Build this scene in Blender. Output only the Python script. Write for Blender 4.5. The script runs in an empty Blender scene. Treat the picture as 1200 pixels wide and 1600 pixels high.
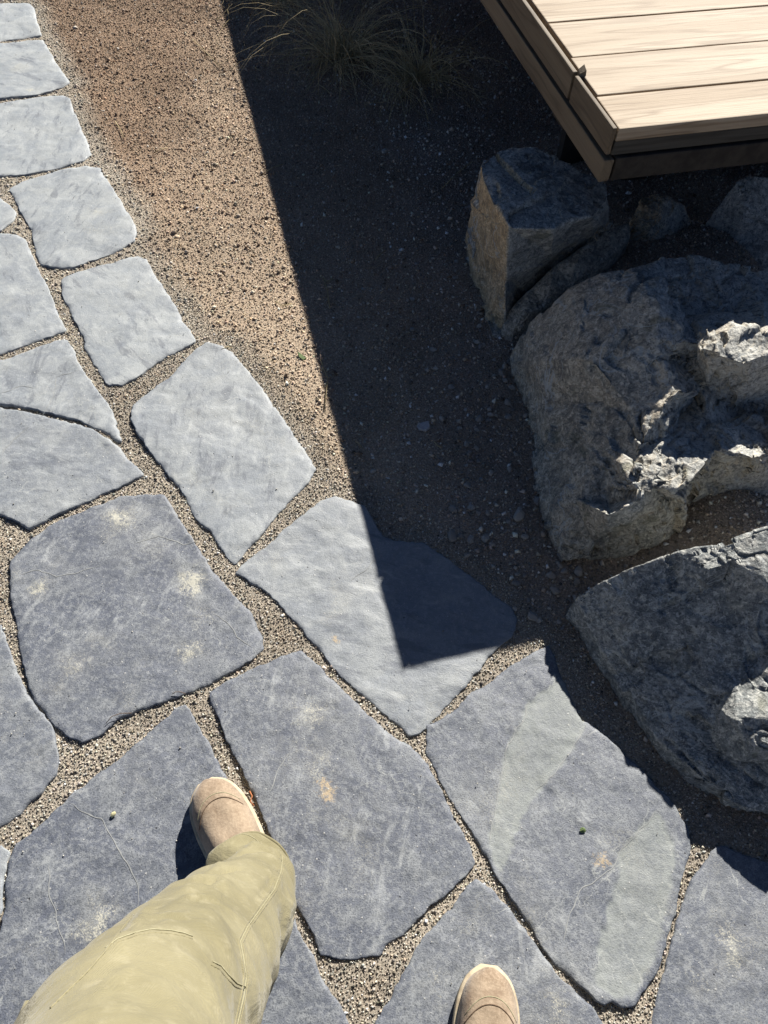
import bpy, math, random
import numpy as np
from mathutils import Vector, Matrix
from mathutils.geometry import delaunay_2d_cdt
from mathutils.bvhtree import BVHTree

random.seed(7); RNG = np.random.default_rng(7)
scene = bpy.context.scene
COL = scene.collection

# ------------------------------------------------------------------ camera
H, PITCH, ROLL, FPX = 1.42, math.radians(56), math.radians(4), 1230.0
_c, _s = math.cos(PITCH), math.sin(PITCH)
FW = np.array([0, _c, -_s]); _up = np.array([0, _s, _c]); _rt = np.array([1.0, 0, 0])
RT = math.cos(ROLL)*_rt + math.sin(ROLL)*_up
UP = -math.sin(ROLL)*_rt + math.cos(ROLL)*_up
cam_data = bpy.data.cameras.new('camera')
cam_data.sensor_fit = 'VERTICAL'; cam_data.sensor_height = 24.0
cam_data.lens = FPX/1600*24.0
cam_data.clip_start = 0.02; cam_data.clip_end = 200
cam = bpy.data.objects.new('camera', cam_data); COL.objects.link(cam)
m = Matrix.Identity(4)
for i in range(3):
    m[i][0] = RT[i]; m[i][1] = UP[i]; m[i][2] = -FW[i]
m[2][3] = H
cam.matrix_world = m
scene.camera = cam
scene.render.resolution_x = 768; scene.render.resolution_y = 1024

# ------------------------------------------------------------------ light
SUN_EL, SUN_AZ = math.radians(34.8), math.radians(20.9)      # azimuth clockwise from +Y
world = bpy.data.worlds.new('World'); scene.world = world; world.use_nodes = True
wn = world.node_tree.nodes; wl = world.node_tree.links
wn.clear()
sky = wn.new('ShaderNodeTexSky'); sky.sky_type = 'NISHITA'; sky.sun_disc = False
sky.sun_elevation = SUN_EL; sky.sun_rotation = SUN_AZ
sky.air_density = 0.45; sky.dust_density = 0.0; sky.ozone_density = 2.5; sky.altitude = 1800
bg = wn.new('ShaderNodeBackground'); bg.inputs[1].default_value = 0.05
wo = wn.new('ShaderNodeOutputWorld')
wl.new(sky.outputs[0], bg.inputs[0]); wl.new(bg.outputs[0], wo.inputs[0])
sun_data = bpy.data.lights.new('sun', 'SUN'); sun_data.energy = 5.0
sun_data.angle = math.radians(0.53); sun_data.color = (1.0, 0.955, 0.88)
sun = bpy.data.objects.new('sun', sun_data); COL.objects.link(sun)
SUND = Vector((math.sin(SUN_AZ)*math.cos(SUN_EL), math.cos(SUN_AZ)*math.cos(SUN_EL), math.sin(SUN_EL)))
sun.rotation_euler = SUND.to_track_quat('Z', 'Y').to_euler()
sun.location = SUND*20
vs = scene.view_settings
vs.view_transform = 'Standard'; vs.look = 'None'; vs.exposure = 1.05; vs.gamma = 1.0
vs.use_curve_mapping = False

# ------------------------------------------------------------------ helpers
def P(px, py, z=0.0):
    """point of the traced photograph (1200x1600) at height z in the place"""
    d = FW + RT*(px-600)/FPX - UP*(py-800)/FPX
    t = (z-H)/d[2]
    return np.array([0, 0, H]) + t*d

def P2(pts, z=0.0):
    return np.array([P(x, y, z)[:2] for x, y in pts])

_perm = np.random.default_rng(3).permutation(256)
_perm = np.concatenate([_perm, _perm, _perm])
_grad = np.random.default_rng(5).normal(size=(256, 3)); _grad /= np.linalg.norm(_grad, axis=1)[:, None]
def perlin(p):
    p = np.asarray(p, float); i = np.floor(p).astype(int); f = p-i; i = i & 255
    u = f*f*f*(f*(f*6-15)+10)
    r = 0
    for dx in (0, 1):
        for dy in (0, 1):
            for dz in (0, 1):
                h = _perm[_perm[_perm[(i[:, 0]+dx) & 255]+((i[:, 1]+dy) & 255)]+((i[:, 2]+dz) & 255)]
                g = _grad[h]
                d = g[:, 0]*(f[:, 0]-dx)+g[:, 1]*(f[:, 1]-dy)+g[:, 2]*(f[:, 2]-dz)
                w = (u[:, 0] if dx else 1-u[:, 0])*(u[:, 1] if dy else 1-u[:, 1])*(u[:, 2] if dz else 1-u[:, 2])
                r = r+w*d
    return r*1.6
def fbm(p, octs=4, gain=.5):
    p = np.asarray(p, float); a = 1; r = 0
    for k in range(octs):
        r = r+a*perlin(p+17.3*k); p = p*2.03; a *= gain
    return r
def v3(xy, z=0.0):
    xy = np.asarray(xy, float)
    return np.column_stack([xy, np.full(len(xy), z)])

def inside(poly, pts):
    x, y = pts[:, 0], pts[:, 1]; r = np.zeros(len(pts), bool)
    a = poly; b = np.roll(poly, -1, axis=0)
    for (x0, y0), (x1, y1) in zip(a, b):
        c = ((y0 > y) != (y1 > y))
        with np.errstate(divide='ignore', invalid='ignore'):
            r ^= c & (x < (x1-x0)*(y-y0)/(y1-y0)+x0)
    return r
def dist_poly(poly, pts, closed=True):
    a = poly; b = np.roll(poly, -1, axis=0)
    if not closed: a, b = a[:-1], b[:-1]
    d = np.full(len(pts), 1e9)
    for p, q in zip(a, b):
        e = q-p; L = e@e+1e-12
        t = np.clip(((pts-p)@e)/L, 0, 1)
        d = np.minimum(d, np.hypot(pts[:, 0]-p[0]-t*e[0], pts[:, 1]-p[1]-t*e[1]))
    return d
def resample(poly, step):
    out = []
    for p, q in zip(poly, np.roll(poly, -1, axis=0)):
        n = max(1, int(round(np.linalg.norm(q-p)/step)))
        for k in range(n): out.append(p+(q-p)*k/n)
    return np.array(out)
def chaikin(poly, it=1):
    for _ in range(it):
        q = np.roll(poly, -1, axis=0)
        poly = np.stack([.95*poly+.05*q, .05*poly+.95*q], 1).reshape(-1, 2)
    return poly

def mesh_np(name, verts, faces, smooth=False):
    """faces: (n,3) or (n,4) int array"""
    verts = np.asarray(verts, np.float32); faces = np.asarray(faces, np.int32)
    me = bpy.data.meshes.new(name); n, k = faces.shape
    me.vertices.add(len(verts)); me.vertices.foreach_set('co', verts.ravel())
    me.loops.add(n*k); me.loops.foreach_set('vertex_index', faces.ravel())
    me.polygons.add(n); me.polygons.foreach_set('loop_start', np.arange(0, n*k, k, dtype=np.int32))
    me.polygons.foreach_set('loop_total', np.full(n, k, np.int32))
    if smooth: me.polygons.foreach_set('use_smooth', np.ones(n, bool))
    me.update(calc_edges=True); me.validate()
    return me
def mesh_list(name, verts, faces, smooth=False):
    me = bpy.data.meshes.new(name); me.from_pydata([tuple(map(float, v)) for v in verts], [], [tuple(f) for f in faces]); me.update()
    if smooth: me.polygons.foreach_set('use_smooth', np.ones(len(me.polygons), bool))
    return me
def attr(me, name, vals):
    a = me.attributes.new(name, 'FLOAT', 'POINT'); a.data.foreach_set('value', np.asarray(vals, np.float32))
def cattr(me, name, vals):
    a = me.attributes.new(name, 'FLOAT_COLOR', 'POINT')
    v = np.ones((len(vals), 4), np.float32); v[:, :3] = vals; a.data.foreach_set('color', v.ravel())
def obj(name, me, mat=None, parent=None, **props):
    o = bpy.data.objects.new(name, me); COL.objects.link(o)
    if mat is not None and me is not None and not me.materials: me.materials.append(mat)
    if parent is not None: o.parent = parent
    for k, v in props.items(): o[k] = v
    return o
def empty(name, loc=(0, 0, 0), rz=0, **props):
    o = bpy.data.objects.new(name, None); COL.objects.link(o); o.location = loc; o.rotation_euler = (0, 0, rz)
    o.empty_display_size = .05
    for k, v in props.items(): o[k] = v
    return o
def box_data(x0, x1, y0, y1, z0, z1, bev=0.0):
    """box with chamfered edges (24 corner points)"""
    if bev <= 0:
        v = [(x, y, z) for z in (z0, z1) for y in (y0, y1) for x in (x0, x1)]
        return v, [(0, 2, 3, 1), (4, 5, 7, 6), (0, 1, 5, 4), (2, 6, 7, 3), (0, 4, 6, 2), (1, 3, 7, 5)]
    import bmesh
    bm = bmesh.new(); bmesh.ops.create_cube(bm, size=1)
    for q in bm.verts:
        q.co = Vector((x0+(q.co.x+.5)*(x1-x0), y0+(q.co.y+.5)*(y1-y0), z0+(q.co.z+.5)*(z1-z0)))
    bmesh.ops.bevel(bm, geom=bm.edges[:], offset=bev, segments=2, affect='EDGES', profile=.6)
    bm.verts.index_update()
    v = [tuple(q.co) for q in bm.verts]; f = [tuple(w.index for w in fc.verts) for fc in bm.faces]; bm.free()
    return v, f
def tube_data(pts, rad, seg=6):
    pts = [Vector(p) for p in pts]; n = len(pts)
    rad = rad if hasattr(rad, '__len__') else [rad]*n
    V, F = [], []; ref = Vector((.3, .2, 1)).normalized()
    for i, p in enumerate(pts):
        t = (pts[min(i+1, n-1)]-pts[max(i-1, 0)]).normalized()
        a = t.cross(ref).normalized(); b = t.cross(a).normalized()
        for k in range(seg):
            w = 2*math.pi*k/seg; V.append(p+(a*math.cos(w)+b*math.sin(w))*rad[i])
    for i in range(n-1):
        for k in range(seg):
            F.append((i*seg+k, i*seg+(k+1) % seg, (i+1)*seg+(k+1) % seg, (i+1)*seg+k))
    F.append(tuple(range(seg))[::-1]); F.append(tuple((n-1)*seg+k for k in range(seg)))
    return V, F

# ------------------------------------------------------------------ materials
class NT:
    def __init__(s, name):
        s.m = bpy.data.materials.new(name); s.m.use_nodes = True
        s.t = s.m.node_tree; s.n = s.t.nodes; s.b = s.n['Principled BSDF']; s.out = s.n['Material Output']
    def node(s, typ, **kw):
        n = s.n.new(typ)
        for k, v in kw.items():
            if k.startswith('i_'):
                key = k[2:]; key = int(key) if key.isdigit() else key.replace('_', ' ')
                s.set(n.inputs[key], v)
            else: setattr(n, k, v)
        return n
    def set(s, inp, v):
        if isinstance(v, bpy.types.NodeSocket): s.t.links.new(v, inp)
        elif isinstance(v, (tuple, list)) and len(v) == 3 and inp.type == 'RGBA': inp.default_value = (*v, 1)
        else: inp.default_value = v
    def math(s, op, a, b=0.0, clamp=False):
        n = s.n.new('ShaderNodeMath'); n.operation = op; n.use_clamp = clamp
        s.set(n.inputs[0], a); s.set(n.inputs[1], b); return n.outputs[0]
    def mix(s, f, a, b, blend='MIX'):
        n = s.n.new('ShaderNodeMix'); n.data_type = 'RGBA'; n.blend_type = blend
        s.set(n.inputs[0], f); s.set(n.inputs[6], a); s.set(n.inputs[7], b); return n.outputs[2]
    def ramp(s, f, a, b, lo=0.0, hi=1.0):
        n = s.n.new('ShaderNodeMapRange'); n.clamp = True; n.interpolation_type = 'SMOOTHSTEP'
        s.set(n.inputs[0], f); n.inputs[1].default_value = a; n.inputs[2].default_value = b
        n.inputs[3].default_value = lo; n.inputs[4].default_value = hi; return n.outputs[0]
    def noise(s, vec, scale, detail=4, rough=.55, dist=0.0, col=False):
        n = s.n.new('ShaderNodeTexNoise'); s.set(n.inputs['Vector'], vec)
        n.inputs['Scale'].default_value = scale; n.inputs['Detail'].default_value = detail
        n.inputs['Roughness'].default_value = rough; n.inputs['Distortion'].default_value = dist
        return n.outputs[1 if col else 0]
    def voro(s, vec, scale, out=0, feature='F1', rnd=1.0):
        n = s.n.new('ShaderNodeTexVoronoi'); n.feature = feature; s.set(n.inputs['Vector'], vec)
        n.inputs['Scale'].default_value = scale; n.inputs['Randomness'].default_value = rnd
        return n.outputs[out]
    def attr(s, name): return s.node('ShaderNodeAttribute', attribute_name=name)
    def coords(s, offset=True, scale=(1, 1, 1)):
        """position in the place, shifted per object so that no two pieces share a pattern"""
        g = s.node('ShaderNodeTexCoord').outputs['Object']
        if offset:
            r = s.node('ShaderNodeObjectInfo').outputs['Random']
            k = s.math('MULTIPLY', r, 37.0)
            c = s.node('ShaderNodeCombineXYZ'); s.set(c.inputs[0], k); s.set(c.inputs[1], s.math('MULTIPLY', r, 91.0)); s.set(c.inputs[2], s.math('MULTIPLY', r, 53.0))
            a = s.node('ShaderNodeVectorMath', operation='ADD'); s.set(a.inputs[0], g); s.set(a.inputs[1], c.outputs[0]); g = a.outputs[0]
        if scale != (1, 1, 1):
            a = s.node('ShaderNodeVectorMath', operation='MULTIPLY'); s.set(a.inputs[0], g); a.inputs[1].default_value = scale; g = a.outputs[0]
        return g
    def bump(s, h, dist, strength=1.0, prev=None):
        n = s.n.new('ShaderNodeBump'); s.set(n.inputs['Height'], h); n.inputs['Distance'].default_value = dist
        n.inputs['Strength'].default_value = strength
        if prev is not None: s.set(n.inputs['Normal'], prev)
        return n.outputs[0]
    def finish(s, col, rough=.8, spec=.3, normal=None):
        s.set(s.b.inputs['Base Color'], col); s.set(s.b.inputs['Roughness'], rough)
        s.set(s.b.inputs['Specular IOR Level'], spec)
        if normal is not None: s.set(s.b.inputs['Normal'], normal)
        return s.m

def mat_slate():
    s = NT('slate'); g = s.coords()
    big = s.noise(g, 3.2, 4, .6, .4); mid = s.noise(g, 14, 5, .65, .6); fine = s.noise(g, 120, 4, .7); grit = s.noise(g, 420, 2, .6)
    tone = s.attr('tone').outputs['Fac']
    c = s.mix(s.ramp(big, .3, .7), (.098, .109, .138), (.132, .143, .168))
    c = s.mix(s.ramp(mid, .45, .72), c, (.190, .202, .215))
    c = s.mix(s.math('MULTIPLY', s.ramp(fine, .46, .60), .7), c, (.235, .247, .258))
    c = s.mix(s.math('MULTIPLY', s.ramp(s.noise(g, 55, 4, .7, .5), .5, .36), .45), c, (.075, .084, .10))
    c = s.mix(s.math('MULTIPLY', s.ramp(grit, .5, .36), .7), c, (.05, .056, .07))
    # tone: own paleness, plus glancing sheen painted into the far stones' colour
    c = s.mix(s.ramp(tone, 0, 1, 0, .70), c, s.mix(s.ramp(mid, .35, .65), (.31, .335, .35), (.42, .44, .435)))
    rot = s.node('ShaderNodeVectorRotate', rotation_type='Z_AXIS'); s.set(rot.inputs['Vector'], g); s.set(rot.inputs['Angle'], s.math('MULTIPLY', s.node('ShaderNodeObjectInfo').outputs['Random'], 2.6))
    sc = s.node('ShaderNodeVectorMath', operation='MULTIPLY'); s.set(sc.inputs[0], rot.outputs[0]); sc.inputs[1].default_value = (6, 18, 6)
    stk = s.noise(sc.outputs[0], 1.6, 6, .70, .4)
    c = s.mix(s.math('MULTIPLY', s.ramp(stk, .54, .68), s.ramp(tone, 0, 1, .36, .5)), c, (.42, .435, .43))
    c = s.mix(s.math('MULTIPLY', s.ramp(stk, .46, .36), .5), c, (.085, .095, .118))
    pale = s.attr('pale').outputs['Fac']
    c = s.mix(s.math('MULTIPLY', pale, s.ramp(fine, .2, .6, .4, .85)), c, (.245, .262, .248))
    # fine dust clinging in patches
    dn = s.noise(g, 300, 3, .8); patch = s.ramp(s.noise(g, 7, 3, .6, .8), .52, .78)
    c = s.mix(s.math('MULTIPLY', s.math('MULTIPLY', patch, s.ramp(dn, .45, .62)), .5), c, (.33, .32, .27))
    dust = s.attr('dust').outputs['Fac']
    dpat = s.math('MULTIPLY', dust, s.ramp(s.noise(g, 60, 4, .75, .6), .32, .6, .25, 1))
    c = s.mix(s.math('MULTIPLY', s.ramp(s.math('ADD', dn, s.math('MULTIPLY', dpat, .42)), .64, .90), s.ramp(dust, .03, .4)), c, (.43, .415, .345))
    c = s.mix(s.math('MULTIPLY', s.math('MULTIPLY', dust, s.ramp(s.noise(g, 28, 4, .7, .8), .35, .65)), .42), c, (.36, .35, .30))
    rust = s.attr('rust').outputs['Fac']
    c = s.mix(s.math('MULTIPLY', s.ramp(s.math('ADD', s.noise(g, 110, 4, .8, .5), s.math('MULTIPLY', rust, .4)), .66, .86), s.ramp(rust, .04, .3)), c, (.38, .30, .20))
    # hairline veins
    vn = s.noise(g, 4.5, 5, .55, 1.2); vein = s.ramp(s.math('ABSOLUTE', s.math('SUBTRACT', vn, .5)), .0, .006, 1, 0)
    vmask = s.ramp(s.noise(g, 6, 2), .54, .62)
    c = s.mix(s.math('MULTIPLY', s.math('MULTIPLY', vein, vmask), .55), c, (.36, .37, .35))
    # pale grit specks and dark pits
    sp = s.voro(g, 95); spc = s.voro(g, 95, 1)
    keep = s.node('ShaderNodeSeparateColor', i_0=spc)
    speck = s.math('MULTIPLY', s.ramp(s.math('ADD', sp, s.math('MULTIPLY', keep.outputs[1], .12)), .10, .21, 1, 0), s.ramp(keep.outputs[0], .68, .70))
    c = s.mix(s.math('MULTIPLY', speck, .6), c, (.46, .45, .42))
    pit = s.math('MULTIPLY', s.ramp(s.voro(g, 42), .04, .085, 1, 0), s.ramp(s.node('ShaderNodeSeparateColor', i_0=s.voro(g, 42, 1)).outputs[1], .8, .82))
    c = s.mix(s.math('MULTIPLY', pit, .85), c, (.03, .03, .033))
    h = s.math('ADD', s.math('MULTIPLY', mid, 1.0), s.math('MULTIPLY', fine, .5))
    n = s.bump(h, .003, .4); n = s.bump(s.math('ADD', grit, s.math('ADD', s.math('MULTIPLY', speck, .8), s.math('MULTIPLY', pit, -1.5))), .0012, .55, n)
    rgh = s.ramp(fine, .3, .7, .50, .70)
    return s.finish(c, rgh, .42, n)
def mat_vein():
    s = NT('mineral_vein'); g = s.coords()
    c = s.mix(s.noise(g, 200, 3), (.19, .20, .205), (.36, .365, .35)); return s.finish(c, .8, .2)
def mat_rock():
    s = NT('boulder_rock'); g = s.coords()
    big = s.noise(g, 4, 4, .6, .5); mid = s.noise(g, 17, 6, .7, .8); fine = s.noise(g, 90, 5, .75); grit = s.noise(g, 330, 2)
    tone = s.attr('tone').outputs['Fac']
    c = s.mix(s.ramp(big, .35, .65), (.19, .205, .205), (.29, .30, .285))
    c = s.mix(s.ramp(mid, .48, .68), c, (.40, .39, .355))
    c = s.mix(s.math('MULTIPLY', s.ramp(fine, .52, .72), .7), c, (.50, .49, .45))
    c = s.mix(s.math('MULTIPLY', s.ramp(fine, .48, .3), .6), c, (.045, .047, .05))
    mot = s.noise(g, 30, 6, .78, 1.3); mo2 = s.noise(g, 75, 5, .75, .8); mo3 = s.noise(g, 210, 4, .7, .4); mo4 = s.noise(g, 130, 3, .65, .6)
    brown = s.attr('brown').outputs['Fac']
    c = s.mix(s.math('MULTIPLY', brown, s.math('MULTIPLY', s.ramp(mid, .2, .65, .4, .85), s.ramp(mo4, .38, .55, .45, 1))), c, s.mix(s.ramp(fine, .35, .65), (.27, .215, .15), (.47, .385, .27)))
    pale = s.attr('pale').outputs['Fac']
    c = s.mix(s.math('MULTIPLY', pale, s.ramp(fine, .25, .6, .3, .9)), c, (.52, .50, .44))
    c = s.mix(s.math('MULTIPLY', s.ramp(mot, .52, .58), .55), c, (.50, .49, .44))
    c = s.mix(s.math('MULTIPLY', s.ramp(mot, .46, .40), .6), c, (.10, .107, .11))
    c = s.mix(s.math('MULTIPLY', s.ramp(mo2, .46, .38), .6), c, (.075, .08, .085))
    c = s.mix(s.math('MULTIPLY', s.ramp(mo2, .56, .62), .6), c, (.56, .55, .50))
    c = s.mix(s.math('MULTIPLY', s.ramp(mo3, .45, .39), .7), c, (.06, .065, .07))
    c = s.mix(s.math('MULTIPLY', s.math('MULTIPLY', s.ramp(mo4, .54, .60), s.ramp(mot, .40, .55)), .7), c, (.62, .61, .56))
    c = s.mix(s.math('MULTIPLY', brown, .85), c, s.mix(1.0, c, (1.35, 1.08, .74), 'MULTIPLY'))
    # rusty and mossy blotches
    c = s.mix(s.math('MULTIPLY', s.ramp(s.noise(g, 9, 3, .6, .6), .62, .72), .5), c, (.12, .12, .07))
    c = s.mix(s.math('MULTIPLY', s.ramp(s.noise(g, 13, 3, .6, .3), .68, .76), .5), c, (.22, .15, .09))
    c = s.mix(s.math('MULTIPLY', tone, .72), c, s.mix(1.0, c, (.36, .42, .46), 'MULTIPLY'))
    vn = s.noise(g, 6, 4, .5, 1.5); vein = s.ramp(s.math('ABSOLUTE', s.math('SUBTRACT', vn, .5)), .0, .015, 1, 0)
    c = s.mix(s.math('MULTIPLY', s.math('MULTIPLY', vein, s.ramp(s.noise(g, 8, 2), .42, .54)), .75), c, (.44, .46, .45))
    sp = s.ramp(s.voro(g, 130), .05, .2, 1, 0); k = s.node('ShaderNodeSeparateColor', i_0=s.voro(g, 130, 1))
    c = s.mix(s.math('MULTIPLY', s.math('MULTIPLY', sp, s.ramp(k.outputs[0], .7, .72)), .55), c, (.42, .41, .38))
    h = s.math('ADD', mid, s.math('MULTIPLY', fine, .6))
    n = s.bump(h, .008, .55); n = s.bump(s.math('ADD', fine, s.math('MULTIPLY', grit, .6)), .0025, .6, n)
    return s.finish(c, s.ramp(fine, .3, .7, .55, .8), .35, n)
def mat_grain():
    s = NT('grit_grain'); c = s.attr('tint').outputs['Color']
    g = s.coords(False); c = s.mix(s.ramp(s.noise(g, 260, 2), .3, .7, 0, .5), c, s.mix(1.0, c, (.6, .58, .55), 'MULTIPLY'))
    return s.finish(c, .85, .25)
def mat_ground():
    s = NT('packed_grit_soil'); g = s.coords(False)
    tint = s.attr('tint').outputs['Color']
    f = s.noise(g, 180, 4, .75); md = s.noise(g, 22, 4, .6)
    c = s.mix(s.ramp(f, .35, .7), s.mix(1.0, tint, (.62, .59, .56), 'MULTIPLY'), s.mix(1.0, tint, (1.2, 1.16, 1.12), 'MULTIPLY'))
    n = s.bump(s.math('ADD', f, s.math('MULTIPLY', md, .7)), .006, .8)
    return s.finish(c, .95, .15, n)
def mat_far_ground():
    s = NT('far_soil'); g = s.coords(False)
    f = s.noise(g, 60, 5, .75); md = s.noise(g, 3, 4, .6)
    c = s.mix(s.ramp(f, .3, .7), (.14, .10, .07), (.30, .235, .17)); c = s.mix(s.ramp(md, .4, .7, 0, .5), c, (.18, .17, .12))
    return s.finish(c, .95, .15, s.bump(f, .01, .8))
def mat_pebble():
    s = NT('pebble_stone'); g = s.coords(); r = s.node('ShaderNodeObjectInfo').outputs['Random']
    c = s.mix(r, (.20, .19, .18), (.42, .385, .34)); f = s.noise(g, 150, 4, .7)
    c = s.mix(s.ramp(f, .4, .7, 0, .5), c, (.36, .33, .29)); return s.finish(c, .8, .25, s.bump(f, .002, .6))
def mat_wood(name, a, b, dark, rough=.7):
    s = NT(name); g = s.coords(True); r = s.node('ShaderNodeObjectInfo').outputs['Random']
    st = s.node('ShaderNodeVectorMath', operation='MULTIPLY'); s.set(st.inputs[0], g); st.inputs[1].default_value = (1.0, 14.0, 14.0)
    sv = st.outputs[0]
    st2 = s.node('ShaderNodeVectorMath', operation='MULTIPLY'); s.set(st2.inputs[0], g); st2.inputs[1].default_value = (3.5, 120.0, 120.0)
    warp = s.noise(sv, 1.1, 3, .5, .3)
    ring = s.math('FRACT', s.math('MULTIPLY', warp, 7.0)); ring = s.math('ABSOLUTE', s.math('SUBTRACT', ring, .5))
    fib = s.noise(st2.outputs[0], 2.0, 4, .65)
    c = s.mix(s.ramp(warp, .3, .7), a, b)
    c = s.mix(s.math('MULTIPLY', s.ramp(ring, .3, .5), .55), c, dark)
    c = s.mix(s.math('MULTIPLY', s.ramp(fib, .45, .75), .35), c, dark)
    c = s.mix(s.math('MULTIPLY', s.ramp(fib, .5, .25), .4), c, s.mix(1.0, b, (1.12, 1.12, 1.15), 'MULTIPLY'))
    c = s.mix(s.math('MULTIPLY', r, .35), c, s.mix(1.0, c, (.95, .82, .66), 'MULTIPLY'))
    blot = s.noise(g, 45, 3, .6)
    c = s.mix(s.ramp(blot, .74, .82, 0, .6), c, s.mix(1.0, dark, (.5, .5, .5), 'MULTIPLY'))
    n = s.bump(s.math('ADD', fib, s.math('MULTIPLY', ring, .4)), .0015, .6)
    return s.finish(c, rough, .3, n)
def mat_plain(name, a, b, scale=60, rough=.8, bump=.001, spec=.25, stretch=(1, 1, 1)):
    s = NT(name); g = s.coords(True, stretch); f = s.noise(g, scale, 5, .65)
    c = s.mix(s.ramp(f, .3, .7), a, b); return s.finish(c, rough, spec, s.bump(f, bump, .7))
def mat_canvas():
    s = NT('olive_canvas'); g = s.coords(False)
    lo = s.noise(g, 9, 4, .6, .4); md = s.noise(g, 55, 4, .65); w1 = s.node('ShaderNodeTexWave', wave_type='BANDS', bands_direction='DIAGONAL'); s.set(w1.inputs['Vector'], g)
    w1.inputs['Scale'].default_value = 420; w1.inputs['Distortion'].default_value = 2.0
    c = s.mix(s.ramp(lo, .3, .7), (.178, .157, .088), (.245, .218, .130))
    c = s.mix(s.math('MULTIPLY', s.ramp(md, .5, .75), .35), c, (.35, .315, .21))
    c = s.mix(s.math('MULTIPLY', w1.outputs['Fac'], .14), c, (.12, .11, .06))
    c = s.mix(s.ramp(s.noise(g, 38, 2, .5), .74, .80, 0, .5), c, (.16, .14, .09))
    wr = s.noise(g, 7, 5, .6, 1.6); wr = s.math('ABSOLUTE', s.math('SUBTRACT', wr, .5)); n = s.bump(wr, .02, .35); n = s.bump(s.noise(g, 30, 4, .65, .7), .005, .45, n); n = s.bump(w1.outputs['Fac'], .0004, .4, n)
    s.finish(c, .85, .2, n)
    s.set(s.b.inputs['Sheen Weight'], .15); return s.m
def mat_suede():
    s = NT('tan_suede'); g = s.coords(False)
    lo = s.noise(g, 22, 4, .65, .8); f = s.noise(g, 220, 4, .7)
    c = s.mix(s.ramp(lo, .3, .7), (.20, .145, .098), (.31, .24, .17))
    c = s.mix(s.math('MULTIPLY', s.ramp(f, .4, .7), .4), c, (.46, .36, .26))
    c = s.mix(s.ramp(s.noise(g, 12, 3, .6, 1.0), .58, .74, 0, .55), c, (.17, .115, .078))
    s.finish(c, .9, .15, s.bump(s.math('ADD', f, lo), .0015, .6)); s.set(s.b.inputs['Sheen Weight'], .2); return s.m

M_SLATE, M_VEIN, M_ROCK, M_GRAIN, M_GROUND = mat_slate(), mat_vein(), mat_rock(), mat_grain(), mat_ground()
M_FAR, M_PEB = mat_far_ground(), mat_pebble()
M_DECK = mat_wood('bleached_deck_wood', (.32, .25, .17), (.43, .36, .27), (.17, .115, .065))
M_FASCIA = mat_wood('brown_fascia_wood', (.13, .10, .066), (.19, .15, .10), (.065, .048, .03))
M_GREYWOOD = mat_wood('grey_fascia_wood', (.04, .037, .031), (.075, .068, .055), (.02, .017, .014))
M_DARKWOOD = mat_plain('dark_framing_wood', (.025, .021, .017), (.05, .042, .033), 30)
M_CANVAS, M_SUEDE = mat_canvas(), mat_suede()
M_SOLE = mat_plain('crepe_sole', (.36, .29, .20), (.52, .44, .31), 70, .85, .001)
M_THREAD = mat_plain('stitching', (.27, .25, .155), (.36, .335, .22), 300, .9, .0005)
M_SEAMDARK = mat_plain('boot_seam', (.09, .06, .04), (.16, .11, .075), 200, .9, .0005)
M_STRAW = mat_plain('dry_straw', (.30, .235, .12), (.50, .41, .24), 40, .8, .0005)
M_GRASS = mat_plain('dry_grass', (.33, .265, .145), (.52, .43, .26), 14, .8, .0005)
M_NEEDLE = mat_plain('red_needle', (.30, .10, .04), (.45, .17, .07), 90, .7, .0004)
M_LEAF = mat_plain('green_leaf', (.09, .14, .05), (.17, .22, .09), 90, .6, .0005)
M_BUD = mat_plain('yellow_bud', (.50, .46, .24), (.62, .58, .36), 150, .8, .0008)
M_CHIP = mat_plain('pale_chip', (.34, .32, .32), (.46, .44, .43), 120, .7, .001)

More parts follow.
